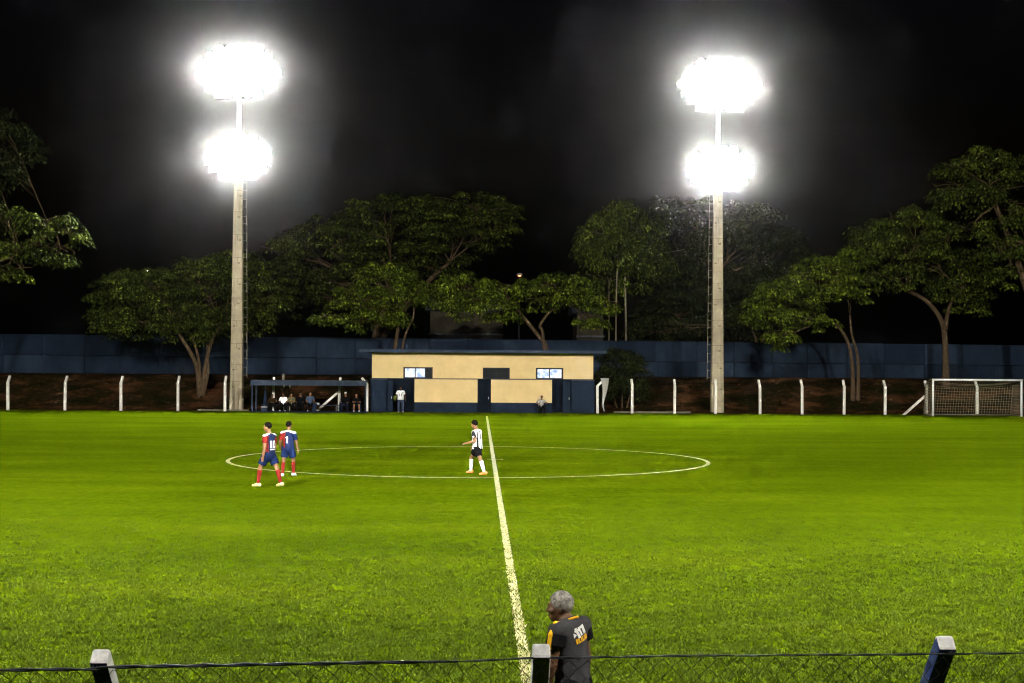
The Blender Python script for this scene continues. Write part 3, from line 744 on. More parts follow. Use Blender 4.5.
tree('tree', 'huge dim tree wrapped in lamp glare behind the right floodlight pole', (700, 396), 138, [(.5, (700, 400), (702, 340), (715, 280)), (.2, (696, 335), (680, 318), (665, 306))],
     [(700, 225, 40, 34, 0), (745, 235, 45, 36, 1), (780, 250, 32, 28, 2), (690, 270, 50, 34, 1), (740, 285, 52, 32, 0), (680, 312, 46, 24, -2), (725, 318, 40, 20, -1), (790, 282, 24, 22, 2), (668, 205, 18, 18, 2)], 'leaf_dark', leaf=.42, spray=1.0, nleaf=54, droop=.6, seed=9)
tree('tree', 'bright round tree with two thin stems right of the right floodlight pole', (855, 393), 114.5, [(.17, (853, 393), (852, 362), (846, 338), (832, 322), (815, 322)), (.15, (858, 393), (858, 360), (852, 335), (850, 315))],
     [(820, 272, 34, 18, -1), (790, 292, 36, 18, -1), (770, 318, 26, 16, 0), (838, 290, 30, 18, -1), (852, 262, 24, 16, 1), (805, 316, 34, 12, 0), (782, 336, 20, 8, 0), (760, 300, 14, 12, 1)], 'leaf_bright', leaf=.32, spray=.68, nleaf=46, seed=10)
tree('tree', 'spreading tree whose trunk stands behind the left end of the goal', (946, 384), 118, [(.27, (946, 384), (945, 340), (940, 318), (925, 300), (905, 290)), (.18, (945, 330), (950, 305), (962, 288))],
     [(880, 232, 32, 17, 0), (915, 218, 32, 14, 0), (905, 248, 42, 18, -1), (892, 276, 32, 15, -1), (935, 262, 34, 22, 1), (958, 290, 30, 20, 1), (968, 305, 24, 12, 1.5), (862, 245, 18, 10, 0), (980, 272, 24, 20, 2), (940, 236, 26, 14, 1)], 'leaf_mid', leaf=.34, spray=.72, nleaf=46, dens=.85, seed=11)
tree('tree', 'tallest tree at the right edge with open sparse leaf clumps', (1040, 392), 113, [(.35, (1040, 392), (1034, 320), (1022, 275), (1008, 235), (995, 205)), (.14, (1014, 258), (1000, 215), (990, 185))],
     [(960, 165, 30, 14, 0), (985, 158, 30, 16, 0), (948, 190, 24, 14, 1), (980, 195, 36, 14, 0), (1015, 170, 32, 22, 2), (972, 228, 28, 14, -1), (1000, 250, 32, 18, -1), (1020, 212, 26, 16, -2), (1040, 240, 40, 40, 1), (1012, 272, 26, 12, 0)], 'leaf_mid', leaf=.36, spray=.85, nleaf=40, dens=.75, seed=12)
tree('bush', 'dark rounded bush beside the right end of the cream building', (622, 408), 111.5, [(.09, (622, 408), (622, 385)), (.07, (626, 408), (634, 380)), (.07, (618, 408), (610, 382))],
     [(620, 362, 22, 18, 0), (632, 375, 18, 16, 0), (610, 378, 14, 18, 0), (622, 392, 24, 14, 0), (640, 388, 10, 10, 0)], 'leaf_dark', leaf=.2, spray=.5, nleaf=60, droop=.6, seed=13, cat='bush')
tree('tree', 'low dark tree mass between the slender tree and the right floodlight pole', (760, 396), 131, [(.2, (760, 396), (758, 350), (752, 325)), (.12, (758, 350), (772, 325))],
     [(745, 325, 34, 16, 0), (660, 325, 30, 14, 2), (700, 335, 40, 10, 2), (640, 335, 25, 10, 2)], 'leaf_dark', leaf=.36, spray=1.0, nleaf=46, seed=14)

# ================================================================== HOUSES AND LAMPS BEYOND THE WALL
def house(label, px0, px1, pye, pyb, Y, n_win):
    a = at(px0, pyb, Y); b = at(px1, pyb, Y); ze = at((px0+px1)/2, pye, Y).z; w = b.x-a.x
    t = thing('house', label, 'house', ((a.x+b.x)/2, Y, 2.5)); h = ze-2.5
    MB().box2((-w/2, 0, 0), (w/2, 7, h)).build('wall', M['house_wall'], t)
    mb = MB(); mb.add([(-w/2-.5, -.6, h+.02), (w/2+.5, -.6, h+.02), (w/2+.5, 7.6, h+.02), (-w/2-.5, 7.6, h+.02), (-w/2-.5, 3.5, h+1.7), (w/2+.5, 3.5, h+1.7)], [[3, 2, 1, 0], [0, 1, 5, 4], [2, 3, 4, 5], [1, 2, 5], [3, 0, 4]]); mb.build('roof', M['roof_sheet'], t)
    MB().box2((-w/2-.1, -.5, h*.62), (w/2+.1, -.004, h*.62+.16)).build('canopy', M['dark_steel'], t)
    for k in range(n_win):
        x = -w/2+w*(k+.5)/n_win; wn = MB().box2((x-.6, -.03, h*.62-1.5), (x+.6, .05, h*.62-.4)).build('window', M['dark_frame'], t)
        MB().box2((x-.52, -.045, h*.62-1.42), (x+.52, -.033, h*.62-.48)).build('pane', M['dark_glass'], wn)
house('pale two storey house half hidden behind the leaves left of the forked tree', 430, 503, 311, 345, 142, 3)
house('small whitish house behind the wall right of the forked tree', 577, 603, 314, 345, 146, 1)
def street_lamp(px, py, Y, label, c, st):
    p = at(px, py, Y); t = thing('street_lamp', label, 'street lamp', (p.x, Y, 2.5), 0, 'street lamps beyond the wall'); z = p.z-2.5
    MB().tube([(0, .9, 0), (0, .9, z-.3), (0, .7, z+.1), (0, .1, z+.15)], [.09, .06, .05, .04], 8).build('pole', M['dark_steel'], t, True)
    mb = MB(); mb.lathe([(.05, .22), (.22, .14), (.26, .02)], 14); h = mb.build('lamp_head', M['housing'], t, loc=(0, 0, z))
    MB().lathe([(.15, .015), (.13, -.07), (.05, -.1)], 14).build('lamp_glass', emit('street_glow', c, st), h)
street_lamp(519.5, 275.5, 126, 'street lamp with orange glow seen through the forked tree', (1, .22, .06), 3.2)
street_lamp(147.5, 270.5, 126, 'tiny white lamp at the top of the multi-stemmed tree', (1, .95, .9), 3)

# ================================================================== PEOPLE (signed distance bodies, one continuous surface each)
class Field:
    def __init__(s): s.p = []
    def add(s, kind, *a, k=.02, cut=None, lo=None): s.p.append((kind, a, k, cut)); return s
    def cone(s, a, b, r1, r2, k=.02, cut=None): return s.add('c', np.array(a, float), np.array(b, float), r1, r2, k=k, cut=cut)
    def ell(s, c, rad, B=None, k=.02, cut=None, sub=False): return s.add('s' if sub else 'e', np.array(c, float), np.array(rad, float), np.eye(3) if B is None else B, k=k, cut=cut)
    def flatcone(s, a, b, r1, r2, B, fl, k=.02, cut=None): return s.add('f', np.array(a, float), np.array(b, float), r1, r2, B, fl, k=k, cut=cut)
    @staticmethod
    def _cone(P, a, b, r1, r2):
        ba = b-a; L2 = ba@ba+1e-12; h = np.clip(((P-a)@ba)/L2, 0, 1)
        return np.linalg.norm(P-a-h[..., None]*ba, axis=-1)-(r1+(r2-r1)*h)
    def prim(s, q, P):
        kind, a, k, cut = q
        if kind == 'c': d = s._cone(P, *a)
        elif kind == 'f':
            A, Bq, r1, r2, B, fl = a; sc = np.array([1, 1/fl, 1]); T = (B.T)  # rows: local axes
            d = s._cone(((P-A)@B)*sc, np.zeros(3), ((Bq-A)@B)*sc, r1, r2)*min(1, (1+fl)/2)
        else:
            c, rad, B = a; Q = (P-c)@B; k0 = np.linalg.norm(Q/rad, axis=-1); k1 = np.linalg.norm(Q/(rad*rad), axis=-1)+1e-9; d = k0*(k0-1)/k1
        if cut is not None:
            for pt, nrm in cut: d = np.maximum(d, (P-np.array(pt))@np.array(nrm))
        return d
    def bounds(s, q):
        kind, a, k, cut = q
        if kind in 'cf': r = max(a[2], a[3]); lo = np.minimum(a[0], a[1])-r; hi = np.maximum(a[0], a[1])+r
        else: r = max(a[1]); lo = a[0]-r; hi = a[0]+r
        return lo, hi
    def mesh(s, h):
        bs = [s.bounds(q) for q in s.p if q[0] != 's']; lo = np.min([b[0] for b in bs], 0)-3*h; hi = np.max([b[1] for b in bs], 0)+3*h
        n = np.ceil((hi-lo)/h).astype(int)+1; D = np.full(n, .5, np.float32)
        ax = [lo[i]+h*np.arange(n[i]) for i in range(3)]
        for q in s.p:
            l, u = s.bounds(q); k = q[2]; l = l-k-2*h; u = u+k+2*h
            i0 = np.maximum(0, np.floor((l-lo)/h).astype(int)); i1 = np.minimum(n, np.ceil((u-lo)/h).astype(int)+1)
            if np.any(i1 <= i0): continue
            sl = tuple(slice(i0[i], i1[i]) for i in range(3))
            P = np.stack(np.meshgrid(*[ax[i][sl[i]] for i in range(3)], indexing='ij'), -1)
            d = s.prim(q, P); o = D[sl]
            if q[0] == 's': o2 = np.maximum(o, -d)
            elif k > 0:
                hh = np.clip(.5+.5*(o-d)/k, 0, 1); o2 = o*(1-hh)+d*hh-k*hh*(1-hh)
            else: o2 = np.minimum(o, d)
            D[sl] = o2
        return nets(D, lo, h)
    def sd(s, P):
        P = np.asarray(P, float); D = np.full(len(P), .5)
        for q in s.p:
            d = s.prim(q, P); k = max(q[2], 1e-4); hh = np.clip(.5+.5*(D-d)/k, 0, 1); D = D*(1-hh)+d*hh-k*hh*(1-hh) if q[0] != 's' else np.maximum(D, -d)
        return D
def nets(D, org, h):
    ins = D < 0; nx, ny, nz = D.shape; offs = [(i, j, k) for i in (0, 1) for j in (0, 1) for k in (0, 1)]
    c = sum(ins[i:nx-1+i, j:ny-1+j, k:nz-1+k].astype(np.int8) for i, j, k in offs)
    I = np.argwhere((c > 0) & (c < 8)); idx = np.full(c.shape, -1, np.int64); idx[tuple(I.T)] = np.arange(len(I))
    acc = np.zeros((len(I), 3)); cnt = np.zeros(len(I))
    for a in offs:
        for ax in range(3):
            if a[ax]: continue
            b = list(a); b[ax] = 1
            d0 = D[I[:, 0]+a[0], I[:, 1]+a[1], I[:, 2]+a[2]]; d1 = D[I[:, 0]+b[0], I[:, 1]+b[1], I[:, 2]+b[2]]
            cr = (d0 < 0) != (d1 < 0); t = np.where(cr, d0/np.where(cr, d0-d1, 1), 0)
            p = np.tile(np.array(a, float), (len(I), 1)); p[:, ax] += t; acc += p*cr[:, None]; cnt += cr
    V = (I+acc/np.maximum(cnt, 1)[:, None])*h+org; Fs = []
    for ax in range(3):
        u, w = (ax+1) % 3, (ax+2) % 3
        s0 = [slice(None)]*3; s1 = [slice(None)]*3; s0[ax] = slice(0, -1); s1[ax] = slice(1, None)
        E = np.argwhere(ins[tuple(s0)] != ins[tuple(s1)]); E = E[(E[:, u] > 0) & (E[:, w] > 0)]
        if not len(E): continue
        E = E[(E[:, u] < D.shape[u]-1) & (E[:, w] < D.shape[w]-1)]
        def cell(du, dw): q = E.copy(); q[:, u] += du; q[:, w] += dw; return idx[tuple(q.T)]
        Q = np.stack([cell(-1, -1), cell(0, -1), cell(0, 0), cell(-1, 0)], 1)
        flip = ~ins[tuple(E.T)]; Q[flip] = Q[flip][:, ::-1]; Fs.append(Q)
    return V, np.concatenate(Fs)
def nrm(v): v = np.array(v, float); return v/np.linalg.norm(v)
def frame(up, fwd):
    z = nrm(up); y = -np.array(fwd, float); y = nrm(y-z*(y@z)); x = np.cross(y, z); return np.stack([x, y, z], 1)   # columns: right-handed, -y is forward
def build_person(label, loc, rz, pose, look, h=.012, H=1.75, fingers=True):
    """local frame: faces -Y, own left is +X.  pose: dict of joint directions; look: dict of materials"""
    s = H/1.75; t = thing('person', label, 'person', loc, rz)
    g = lambda k, d: np.array(pose.get(k, d), float)
    hipz = pose.get('hip', .93)*s; up = nrm(g('up', (0, 0, 1))); tw = pose.get('twist', 0.0)
    pf = np.array((0, -1, 0.0)); cf = np.array((math.sin(tw), -math.cos(tw), 0))
    Bp = frame((up+np.array((0, 0, 1.5))), pf); Bc = frame(up, cf)
    pel = np.array((0, pose.get('hipy', 0.0), hipz)); neck = pel+nrm(up+np.array((0, 0, .3)))*.24*s+up*.27*s
    chest = neck-up*.20*s; waist = pel+(neck-pel)*.36
    hn = nrm(g('neckdir', (0, -.15, 1))); hy = pose.get('headyaw', 0.0); hp = pose.get('headpitch', 0.0)
    hf = np.array((math.sin(hy)*math.cos(hp), -math.cos(hy)*math.cos(hp), math.sin(hp))); Bh = frame(np.array((0, 0, 1.0)), hf) if abs(hp) < .01 else frame(np.array((0, 0, 1.0))*math.cos(hp)-np.array((hf[0], hf[1], 0))*math.sin(hp), hf)
    hc = neck+hn*pose.get('neckl', .185)*s+Bh@np.array((0, -.018, .018))*s
    hd = lambda x, y, z: hc+Bh@(np.array((x, y, z))*s)
    J = {}
    for sd, q in (('L', 1), ('R', -1)):
        J['sh'+sd] = neck+Bc@np.array((q*.185, .005, -.055))*s
        J['el'+sd] = J['sh'+sd]+nrm(g('ua'+sd, (q*.18, 0, -1)))*.29*s
        J['wr'+sd] = J['el'+sd]+nrm(g('fa'+sd, (q*.08, -.15, -1)))*.25*s
        J['hp'+sd] = pel+Bp@np.array((q*.092, 0, -.01))*s
        J['kn'+sd] = J['hp'+sd]+nrm(g('th'+sd, (q*.03, 0, -1)))*.43*s
        J['an'+sd] = J['kn'+sd]+nrm(g('sn'+sd, (0, .02, -1)))*.41*s
        J['ft'+sd] = nrm(g('ft'+sd, (q*.2, -1, -.12)))
    B = Field(); fat = pose.get('fat', 1.0)
    # head
    B.ell(hd(0, .012, .035), np.array((.076, .094, .092))*s, Bh, k=.02); B.ell(hd(0, -.035, -.04), np.array((.056, .062, .072))*s, Bh, k=.035)
    B.cone(hd(0, -.062, -.092), hd(0, -.05, -.085), .026*s, .03*s, k=.03)
    B.cone(hd(0, -.092, .02), hd(0, -.112, -.022), .010*s, .016*s, k=.012); B.cone(hd(-.03, -.082, .034), hd(.03, -.082, .034), .016*s, .016*s, k=.014)
    for q in (-1, 1):
        B.ell(hd(q*.031, -.088, .012), np.array((.015, .010, .010))*s, Bh, k=.008); B.ell(hd(q*.078, .012, -.006), np.array((.010, .021, .034))*s, Bh, k=.008)
        B.ell(hd(q*.045, -.06, -.02), np.array((.024, .03, .02))*s, Bh, k=.02)
    B.cone(hd(-.019, -.092, -.058), hd(.019, -.092, -.058), .008*s, .008*s, k=.008); B.cone(hd(-.016, -.09, -.07), hd(.016, -.09, -.07), .009*s, .009*s, k=.006)
    B.cone(neck-up*.02*s, hd(0, .02, -.05), .062*s*fat**.5, .056*s, k=.03)
    # torso
    B.flatcone(chest+up*.05*s, waist, .155*s*fat, .145*s*fat, Bc, .68, k=.06); B.flatcone(waist, pel-Bp[:, 2]*.03*s, .142*s*fat, .155*s*fat, Bp, .74, k=.06)
    for q, sd in ((1, 'L'), (-1, 'R')):
        B.cone(neck-up*.025*s, J['sh'+sd], .05*s, .062*s, k=.05)
        B.cone(J['sh'+sd], J['el'+sd], .056*s, .043*s, k=.03); B.cone(J['el'+sd], J['wr'+sd], .044*s, .029*s, k=.02)
        fd = nrm(J['wr'+sd]-J['el'+sd]); pn = np.cross(fd, Bc[:, 1])*q; pn = nrm(pn if np.linalg.norm(pn) > .1 else np.array((q, 0, 0))); th = nrm(np.cross(pn, fd))*q
        # palm normal faces the thigh; thumb side forward
        side = nrm(np.cross(fd, pn)); side = side if side@np.array((0, -1, 0)) > 0 else -side
        Bm = np.stack([pn, side, fd], 1); w_ = J['wr'+sd]
        B.ell(w_+fd*.05*s, np.array((.016, .040, .055))*s, Bm, k=.015)
        if fingers:
            curl = pose.get('curl', .35)
            inw = -pn*q if (-pn*q)@np.array((-q, 0, 0)) > 0 else pn*q
            for f_, (o, L) in enumerate(((.030, .068), (.010, .076), (-.011, .070), (-.030, .055))):
                b0 = w_+fd*.082*s+side*o*s; d1 = nrm(fd+inw*curl*.5); m1 = b0+d1*L*.5*s; d2 = nrm(fd+inw*curl*1.6); e1 = m1+d2*L*.5*s
                B.cone(b0-fd*.02*s, m1, .0095*s, .0085*s, k=.004); B.cone(m1, e1, .0085*s, .007*s, k=.004)
            b0 = w_+fd*.03*s+side*.03*s; m1 = b0+nrm(fd*.7+side*.8)*.035*s; B.cone(b0, m1, .013*s, .010*s, k=.008); B.cone(m1, m1+nrm(fd+side*.25+inw*.4)*.03*s, .010*s, .008*s, k=.004)
        else:
            B.ell(w_+fd*.125*s, np.array((.014, .034, .045))*s, Bm, k=.015)
        B.cone(J['hp'+sd], J['kn'+sd], .088*s*fat**.5, .056*s, k=.05)
        sn = nrm(J['an'+sd]-J['kn'+sd]); back = -J['ft'+sd]; back = nrm(back-sn*(back@sn))
        B.cone(J['kn'+sd], J['an'+sd], .054*s, .036*s, k=.03); B.cone(J['kn'+sd]+sn*.09*s+back*.018*s, J['kn'+sd]+sn*.24*s+back*.01*s, .046*s, .036*s, k=.03)
        f0 = J['an'+sd]+sn*.035*s; B.cone(f0-J['ft'+sd]*.03*s, f0+J['ft'+sd]*.13*s, .036*s, .026*s, k=.03)
    V, Fq = B.mesh(h); link_mesh('body', np_mesh('body', V, Fq, look['skin'], True), t)
    def part(name, fld, mat, parent=t, hh=h):
        V_, F_ = fld.mesh(hh); return link_mesh(name, np_mesh(name, V_, F_, mat, True), parent)
    # hair or cap
    if look.get('hair'):
        Hf = Field(); th_ = look.get('hairth', .012)
        fr = hd(0, -.062, .075); nb = Bh@np.array((0, -1, -.75)); lo_ = hd(0, .05, -.045)
        Hf.ell(hd(0, .016, .04), (np.array((.078, .094, .093))+th_)*s, Bh, k=0, cut=[(hd(0, -.055, .055), nrm(Bh@np.array((0, -1, -.55)))), (hd(0, .03, -.052), nrm(Bh@np.array((0, .1, -1)))), (hd(0, -.012, .0), nrm(Bh@np.array((0, -.75, -1))))])
        part('hair', Hf, look['hair'], hh=min(h, .01))
        if look.get('eyes', True):
            for q in (-1, 1):
                E_ = Field(); E_.ell(hd(q*.031, -.0935, .012), np.array((.011, .007, .006))*s, Bh, k=0); part('eye', E_, EYE, hh=.004)
    if look.get('cap'):
        Hf = Field(); Hf.ell(hd(0, .012, .045), np.array((.09, .108, .098))*s, Bh, k=0, cut=[(hd(0, 0, .04), -Bh[:, 2])]); Hf.ell(hd(0, -.12, .045), np.array((.06, .07, .012))*s, Bh, k=.01); part('cap', Hf, look['cap'], hh=min(h, .012))
    if look.get('shirt'):
        Sf = Field(); o = look.get('loose', .018)*s; hem = pel-Bp[:, 2]*look.get('hem', .05)*s
        cutn = [(neck+up*.015*s-Bc[:, 1]*.02*s, nrm(up*1.0-Bc[:, 1]*.25))]; cuth = [(hem, -Bp[:, 2])]
        Sf.flatcone(chest+up*.05*s, waist, .155*s*fat+o, .15*s*fat+o, Bc, .70, k=.05, cut=cutn+cuth)
        Sf.flatcone(waist, hem-Bp[:, 2]*.05*s, .15*s*fat+o*1.0, .165*s*fat+o*1.3, Bp, .76, k=.05, cut=cuth)
        for q, sd in ((1, 'L'), (-1, 'R')): Sf.cone(neck-up*.028*s, J['sh'+sd], .054*s+o*.5, .062*s+o*.8, k=.05, cut=cutn)
        sh = part('shirt', Sf, look['shirt']); pers_f = Sf
        fr_ = look.get('sleeve', .55)
        for q, sd in ((1, 'L'), (-1, 'R')):
            if fr_ <= 0: continue
            Lf = Field(); a, b = J['sh'+sd], J['el'+sd]; d = nrm(b-a); sm = look.get('sleeve'+sd+'_mat', look.get('sleeve_mat', look['shirt']))
            if fr_ <= 1: e = a+(b-a)*fr_; Lf.cone(a+d*.005, a+(b-a)*(fr_+.25), .060*s+o*.8, .056*s+o, k=.02, cut=[(e, d)])
            else: Lf.cone(a, b, .062*s+o*.7, .052*s+o*.5, k=.02); d2 = nrm(J['wr'+sd]-b); Lf.cone(b, J['wr'+sd], .052*s+o*.5, .036*s+o*.5, k=.02, cut=[(b+(J['wr'+sd]-b)*.95, d2)])
            part('sleeve', Lf, sm, sh)
        look['_shirt'] = (sh, Sf)
        if look.get('collar'):
            Cf = Field(); c0 = neck+up*.016*s
            for k in range(20):
                a0, a1 = 2*math.pi*k/20, 2*math.pi*(k+1)/20; f = lambda a: c0+Bc@np.array((.082*math.cos(a), .076*math.sin(a)+.002, .022*math.sin(a)))*s*fat**.5
                Cf.cone(f(a0), f(a1), .011*s, .011*s, k=.004)
            part('collar', Cf, look['collar'], sh, min(h, .008))
    if look.get('shorts'):
        Sf = Field(); o = .02*s; ln = look.get('short_len', .72)
        Sf.flatcone(pel+Bp[:, 2]*.10*s, pel-Bp[:, 2]*.04*s, .14*s*fat+o*.4, .165*s*fat+o, Bp, .78, k=.05, cut=[(pel+Bp[:, 2]*.10*s, Bp[:, 2])])
        for sd in 'LR':
            a, b = J['hp'+sd], J['kn'+sd]; d = nrm(b-a)
            if ln <= 1: Sf.cone(a, a+(b-a)*(ln+.3), .098*s+o, .094*s+o, k=.03, cut=[(a+(b-a)*ln, d)])
            else: Sf.cone(a, b, .092*s+o, .066*s+o*.8, k=.03); an = J['an'+sd]; Sf.cone(b, an, .066*s+o*.8, .05*s+o*.8, k=.03, cut=[(an+(an-b)*.04, nrm(an-b))])
        part('trousers' if ln > 1 else 'shorts', Sf, look['shorts'])
    for sd in 'LR':
        sn = nrm(J['an'+sd]-J['kn'+sd]); back = -J['ft'+sd]; back = nrm(back-sn*(back@sn)); f0 = J['an'+sd]+sn*.035*s
        if look.get('sock'):
            Kf = Field(); top = J['kn'+sd]+sn*.05*s; o = .008*s
            Kf.cone(J['kn'+sd], J['an'+sd], .054*s+o, .036*s+o, k=.03, cut=[(top, -sn)]); Kf.cone(J['kn'+sd]+sn*.09*s+back*.018*s, J['kn'+sd]+sn*.24*s+back*.01*s, .046*s+o, .036*s+o, k=.03, cut=[(top, -sn)])
            part('sock', Kf, look['sock'])
        if look.get('shoe'):
            Kf = Field(); ft = J['ft'+sd]; dn = sn*.012*s
            Kf.cone(f0-ft*.045*s, f0+ft*.06*s, .046*s, .042*s, k=.02); Kf.cone(f0+ft*.06*s+dn*.5, f0+ft*.15*s+dn, .042*s, .032*s, k=.02); Kf.cone(f0-ft*.03*s, J['an'+sd]+sn*.0*s, .046*s, .044*s, k=.03, cut=[(J['an'+sd], -sn)])
            part('shoe', Kf, look['shoe'])
    look['_J'] = J; look['_Bc'] = Bc; look['_neck'] = neck; look['_s'] = s; look['_chest'] = chest; look['_hd'] = hd
    return t
def decal_mesh(name, polys, look, mat, cx, cz, th=.004, back=True, n_sub=3, tilt=0.0, vs=1.0):
    """flat shapes (lists of (u,v) in metres) laid on the back of the shirt, following its surface"""
    sh, Fd = look['_shirt']; Bc = look['_Bc']; s = look['_s']; neck = look['_neck']
    bm = bmesh.new()
    for poly in polys:
        f = bm.faces.new([bm.verts.new((u, v, 0)) for u, v in poly])
    bmesh.ops.triangulate(bm, faces=bm.faces[:])
    for _ in range(n_sub): bmesh.ops.subdivide_edges(bm, edges=[e for e in bm.edges if e.calc_length() > .02], cuts=1, use_grid_fill=True); bmesh.ops.triangulate(bm, faces=bm.faces[:])
    co = np.array([v.co for v in bm.verts])*np.array((.88 if vs < 1 else 1, vs, 1)); ct, st_ = math.cos(tilt), math.sin(tilt); co = np.stack([co[:, 0]*ct-co[:, 1]*st_, co[:, 0]*st_+co[:, 1]*ct, co[:, 2]], 1); sg = 1 if back else -1
    o = neck+Bc@np.array((0, sg*.5, 0)) + np.outer((co[:, 0]+cx)*s*(1 if not back else -1), Bc[:, 0]) + np.outer((co[:, 1]+cz)*s, Bc[:, 2])
    d = -Bc[:, 1]*sg; tt = np.zeros(len(o))
    for _ in range(60): tt += np.clip(Fd.sd(o+np.outer(tt, d))*.8, -.02, .05)
    pts = o+np.outer(tt-th, d)
    for v, p in zip(bm.verts, pts): v.co = p
    bmesh.ops.solidify(bm, geom=bm.faces[:], thickness=.002)
    me = bpy.data.meshes.new(name); bm.to_mesh(me); bm.free(); me.materials.append(mat); return link_mesh(name, me, sh)
def rect(x, y, w, h, sk=0): return [(x, y), (x+w, y), (x+w+sk, y+h), (x+sk, y+h)]

def skin(name, c): 
    k = NT(name, .55, .35); k.col(k.ramp(k.noise(k.coord(), 9, 3), [(.3, tuple(x*.85 for x in c)), (.7, tuple(x*1.1 for x in c))])); return k.m
SK_P = skin('player_skin', (.21, .10, .048)); SK_D = skin('dark_skin', (.075, .034, .015)); SK_M = skin('brown_skin', (.15, .072, .036)); SK_L = skin('tan_skin', (.30, .145, .07))
EYE = NT('eye', .2, .5).col((.06, .05, .045)).m
def hairmat(name, a, b, sc=60):
    k = NT(name, .9, .08); n = k.noise(k.coord(), sc, 4, .7); k.col(k.ramp(n, [(.35, a), (.65, b)])); k.bump(n, .9, .012); return k.m
HAIR_K = hairmat('black_hair', (.003, .0025, .002), (.009, .007, .006)); HAIR_G = hairmat('grey_hair', (.045, .041, .036), (.24, .225, .2), 30)
F_ = {k: fabric(k, c) for k, c in dict(white_cloth=(.78, .78, .78), black_cloth=(.005, .005, .006), red_cloth=(.16, .016, .012), blue_cloth=(.008, .016, .058), charcoal_cloth=(.030, .029, .031), yellow_cloth=(.5, .27, .012), grey_shirt=(.32, .31, .30), jeans=(.045, .058, .10), navy_cloth=(.008, .012, .025), pale_blue=(.06, .09, .15), brown_cloth=(.03, .018, .008), khaki_cloth=(.13, .115, .06), lime_cloth=(.11, .15, .015)).items()}
ORANGE = NT('orange_boot', .45, .4).col((.75, .22, .05)).m; YELLOW_BOOT = NT('pale_yellow_boot', .45, .4).col((.7, .6, .25)).m; WBOOT = NT('white_boot', .45, .4).col((.7, .7, .72)).m
def jersey_stripes():
    k = NT('black_and_white_stripes', .85, .15); sp = k.n('ShaderNodeSeparateXYZ'); k.l(k.coord(), sp.inputs[0])
    w = k.math('SINE', k.math('MULTIPLY', sp.outputs[0], 2*math.pi/.125)); k.col(k.mix(k.math('GREATER_THAN', w, 0.28), (.8, .8, .8), (.012, .012, .014))); k.bump(k.noise(k.coord(), 20, 3), .35, .015); return k.m
def jersey_halves(thr=.075, zy=1.475):
    k = NT('red_and_blue_jersey', .85, .15); sp = k.n('ShaderNodeSeparateXYZ'); k.l(k.coord(), sp.inputs[0])
    n = k.noise(k.coord(), 5, 2); x = k.math('ADD', k.math('MULTIPLY', sp.outputs[0], 1), k.math('MULTIPLY', k.math('SUBTRACT', n, .5), .02))
    c = k.mix(k.math('GREATER_THAN', x, thr), (.008, .016, .058), (.16, .016, .012))
    z = k.math('ADD', sp.outputs[2], k.math('MULTIPLY', k.math('ABSOLUTE', sp.outputs[0]), .35))
    c = k.mix(k.math('GREATER_THAN', k.math('ADD', z, k.math('MULTIPLY', n, .06)), zy+.07), c, (.75, .75, .78)); k.col(c); k.bump(k.noise(k.coord(), 20, 3), .35, .015); return k.m
STRIPES = jersey_stripes(); HALVES = jersey_halves(.15, 1.475); HALVES_B = jersey_halves(.06, 1.345)

# --- three players on the pitch
g0 = ground(268.5, 486.5)
lk = dict(skin=SK_P, hair=HAIR_K, shirt=HALVES, sleeve=.6, sleeve_mat=F_['red_cloth'], shorts=F_['blue_cloth'], sock=F_['red_cloth'], shoe=YELLOW_BOOT, hem=.06, loose=.022)
build_person('nearer footballer in red and blue kit with a big white number on his side', (g0.x, g0.y, .0), R(-118), dict(hip=.885, thL=(.10, -.50, -1), snL=(.05, -.10, -1), thR=(-.06, .48, -1), snR=(-.02, .32, -1), ftR=(-.1, -1, -.15), ftL=(.1, -1, -.1), uaL=(.26, .12, -1), faL=(-.02, -.22, -1), uaR=(-.2, .02, -1), faR=(.0, -.3, -1), up=(0, .03, 1), headyaw=R(12), neckdir=(0, -.22, 1), fat=1.05), lk, h=.0095, H=1.84)
decal_mesh('shirt_number', [rect(-.105, -.17, .055, .19), rect(-.015, -.17, .12, .045), rect(-.015, -.02, .12, .04), rect(-.015, -.125, .038, .105), rect(.067, -.125, .038, .105)], lk, F_['white_cloth'], .0, -.18)
decal_mesh('shirt_text', [rect(-.10+.035*i, 0, .024, .03) for i in range(6)], lk, F_['white_cloth'], 0, -.405)
g0 = ground(288, 476)
lk = dict(skin=SK_M, hair=HAIR_K, shirt=HALVES_B, sleeve=.75, sleeveL_mat=F_['red_cloth'], sleeveR_mat=F_['blue_cloth'], shorts=F_['blue_cloth'], sock=F_['red_cloth'], shoe=WBOOT, hem=.06, loose=.022)
build_person('footballer in red and blue kit seen from behind, farther of the two blue players', (g0.x, g0.y, 0), R(168), dict(hip=.915, thL=(.10, .12, -1), snL=(.0, .22, -1), thR=(-.12, -.28, -1), snR=(-.04, .12, -1), uaL=(.3, .1, -1), faL=(.0, -.5, -1), uaR=(-.32, .0, -1), faR=(-.1, -.35, -1), headyaw=R(-14), fat=1.0), lk, h=.0095, H=1.68)
decal_mesh('shirt_number', [rect(-.02, -.19, .05, .21), rect(-.052, -.03, .03, .035)], lk, F_['white_cloth'], .0, -.17)
g0 = ground(477, 473.8)
lk = dict(skin=SK_P, hair=HAIR_K, shirt=STRIPES, sleeve=.62, shorts=F_['black_cloth'], sock=F_['white_cloth'], shoe=ORANGE, hem=.07, loose=.03, hairth=.018)
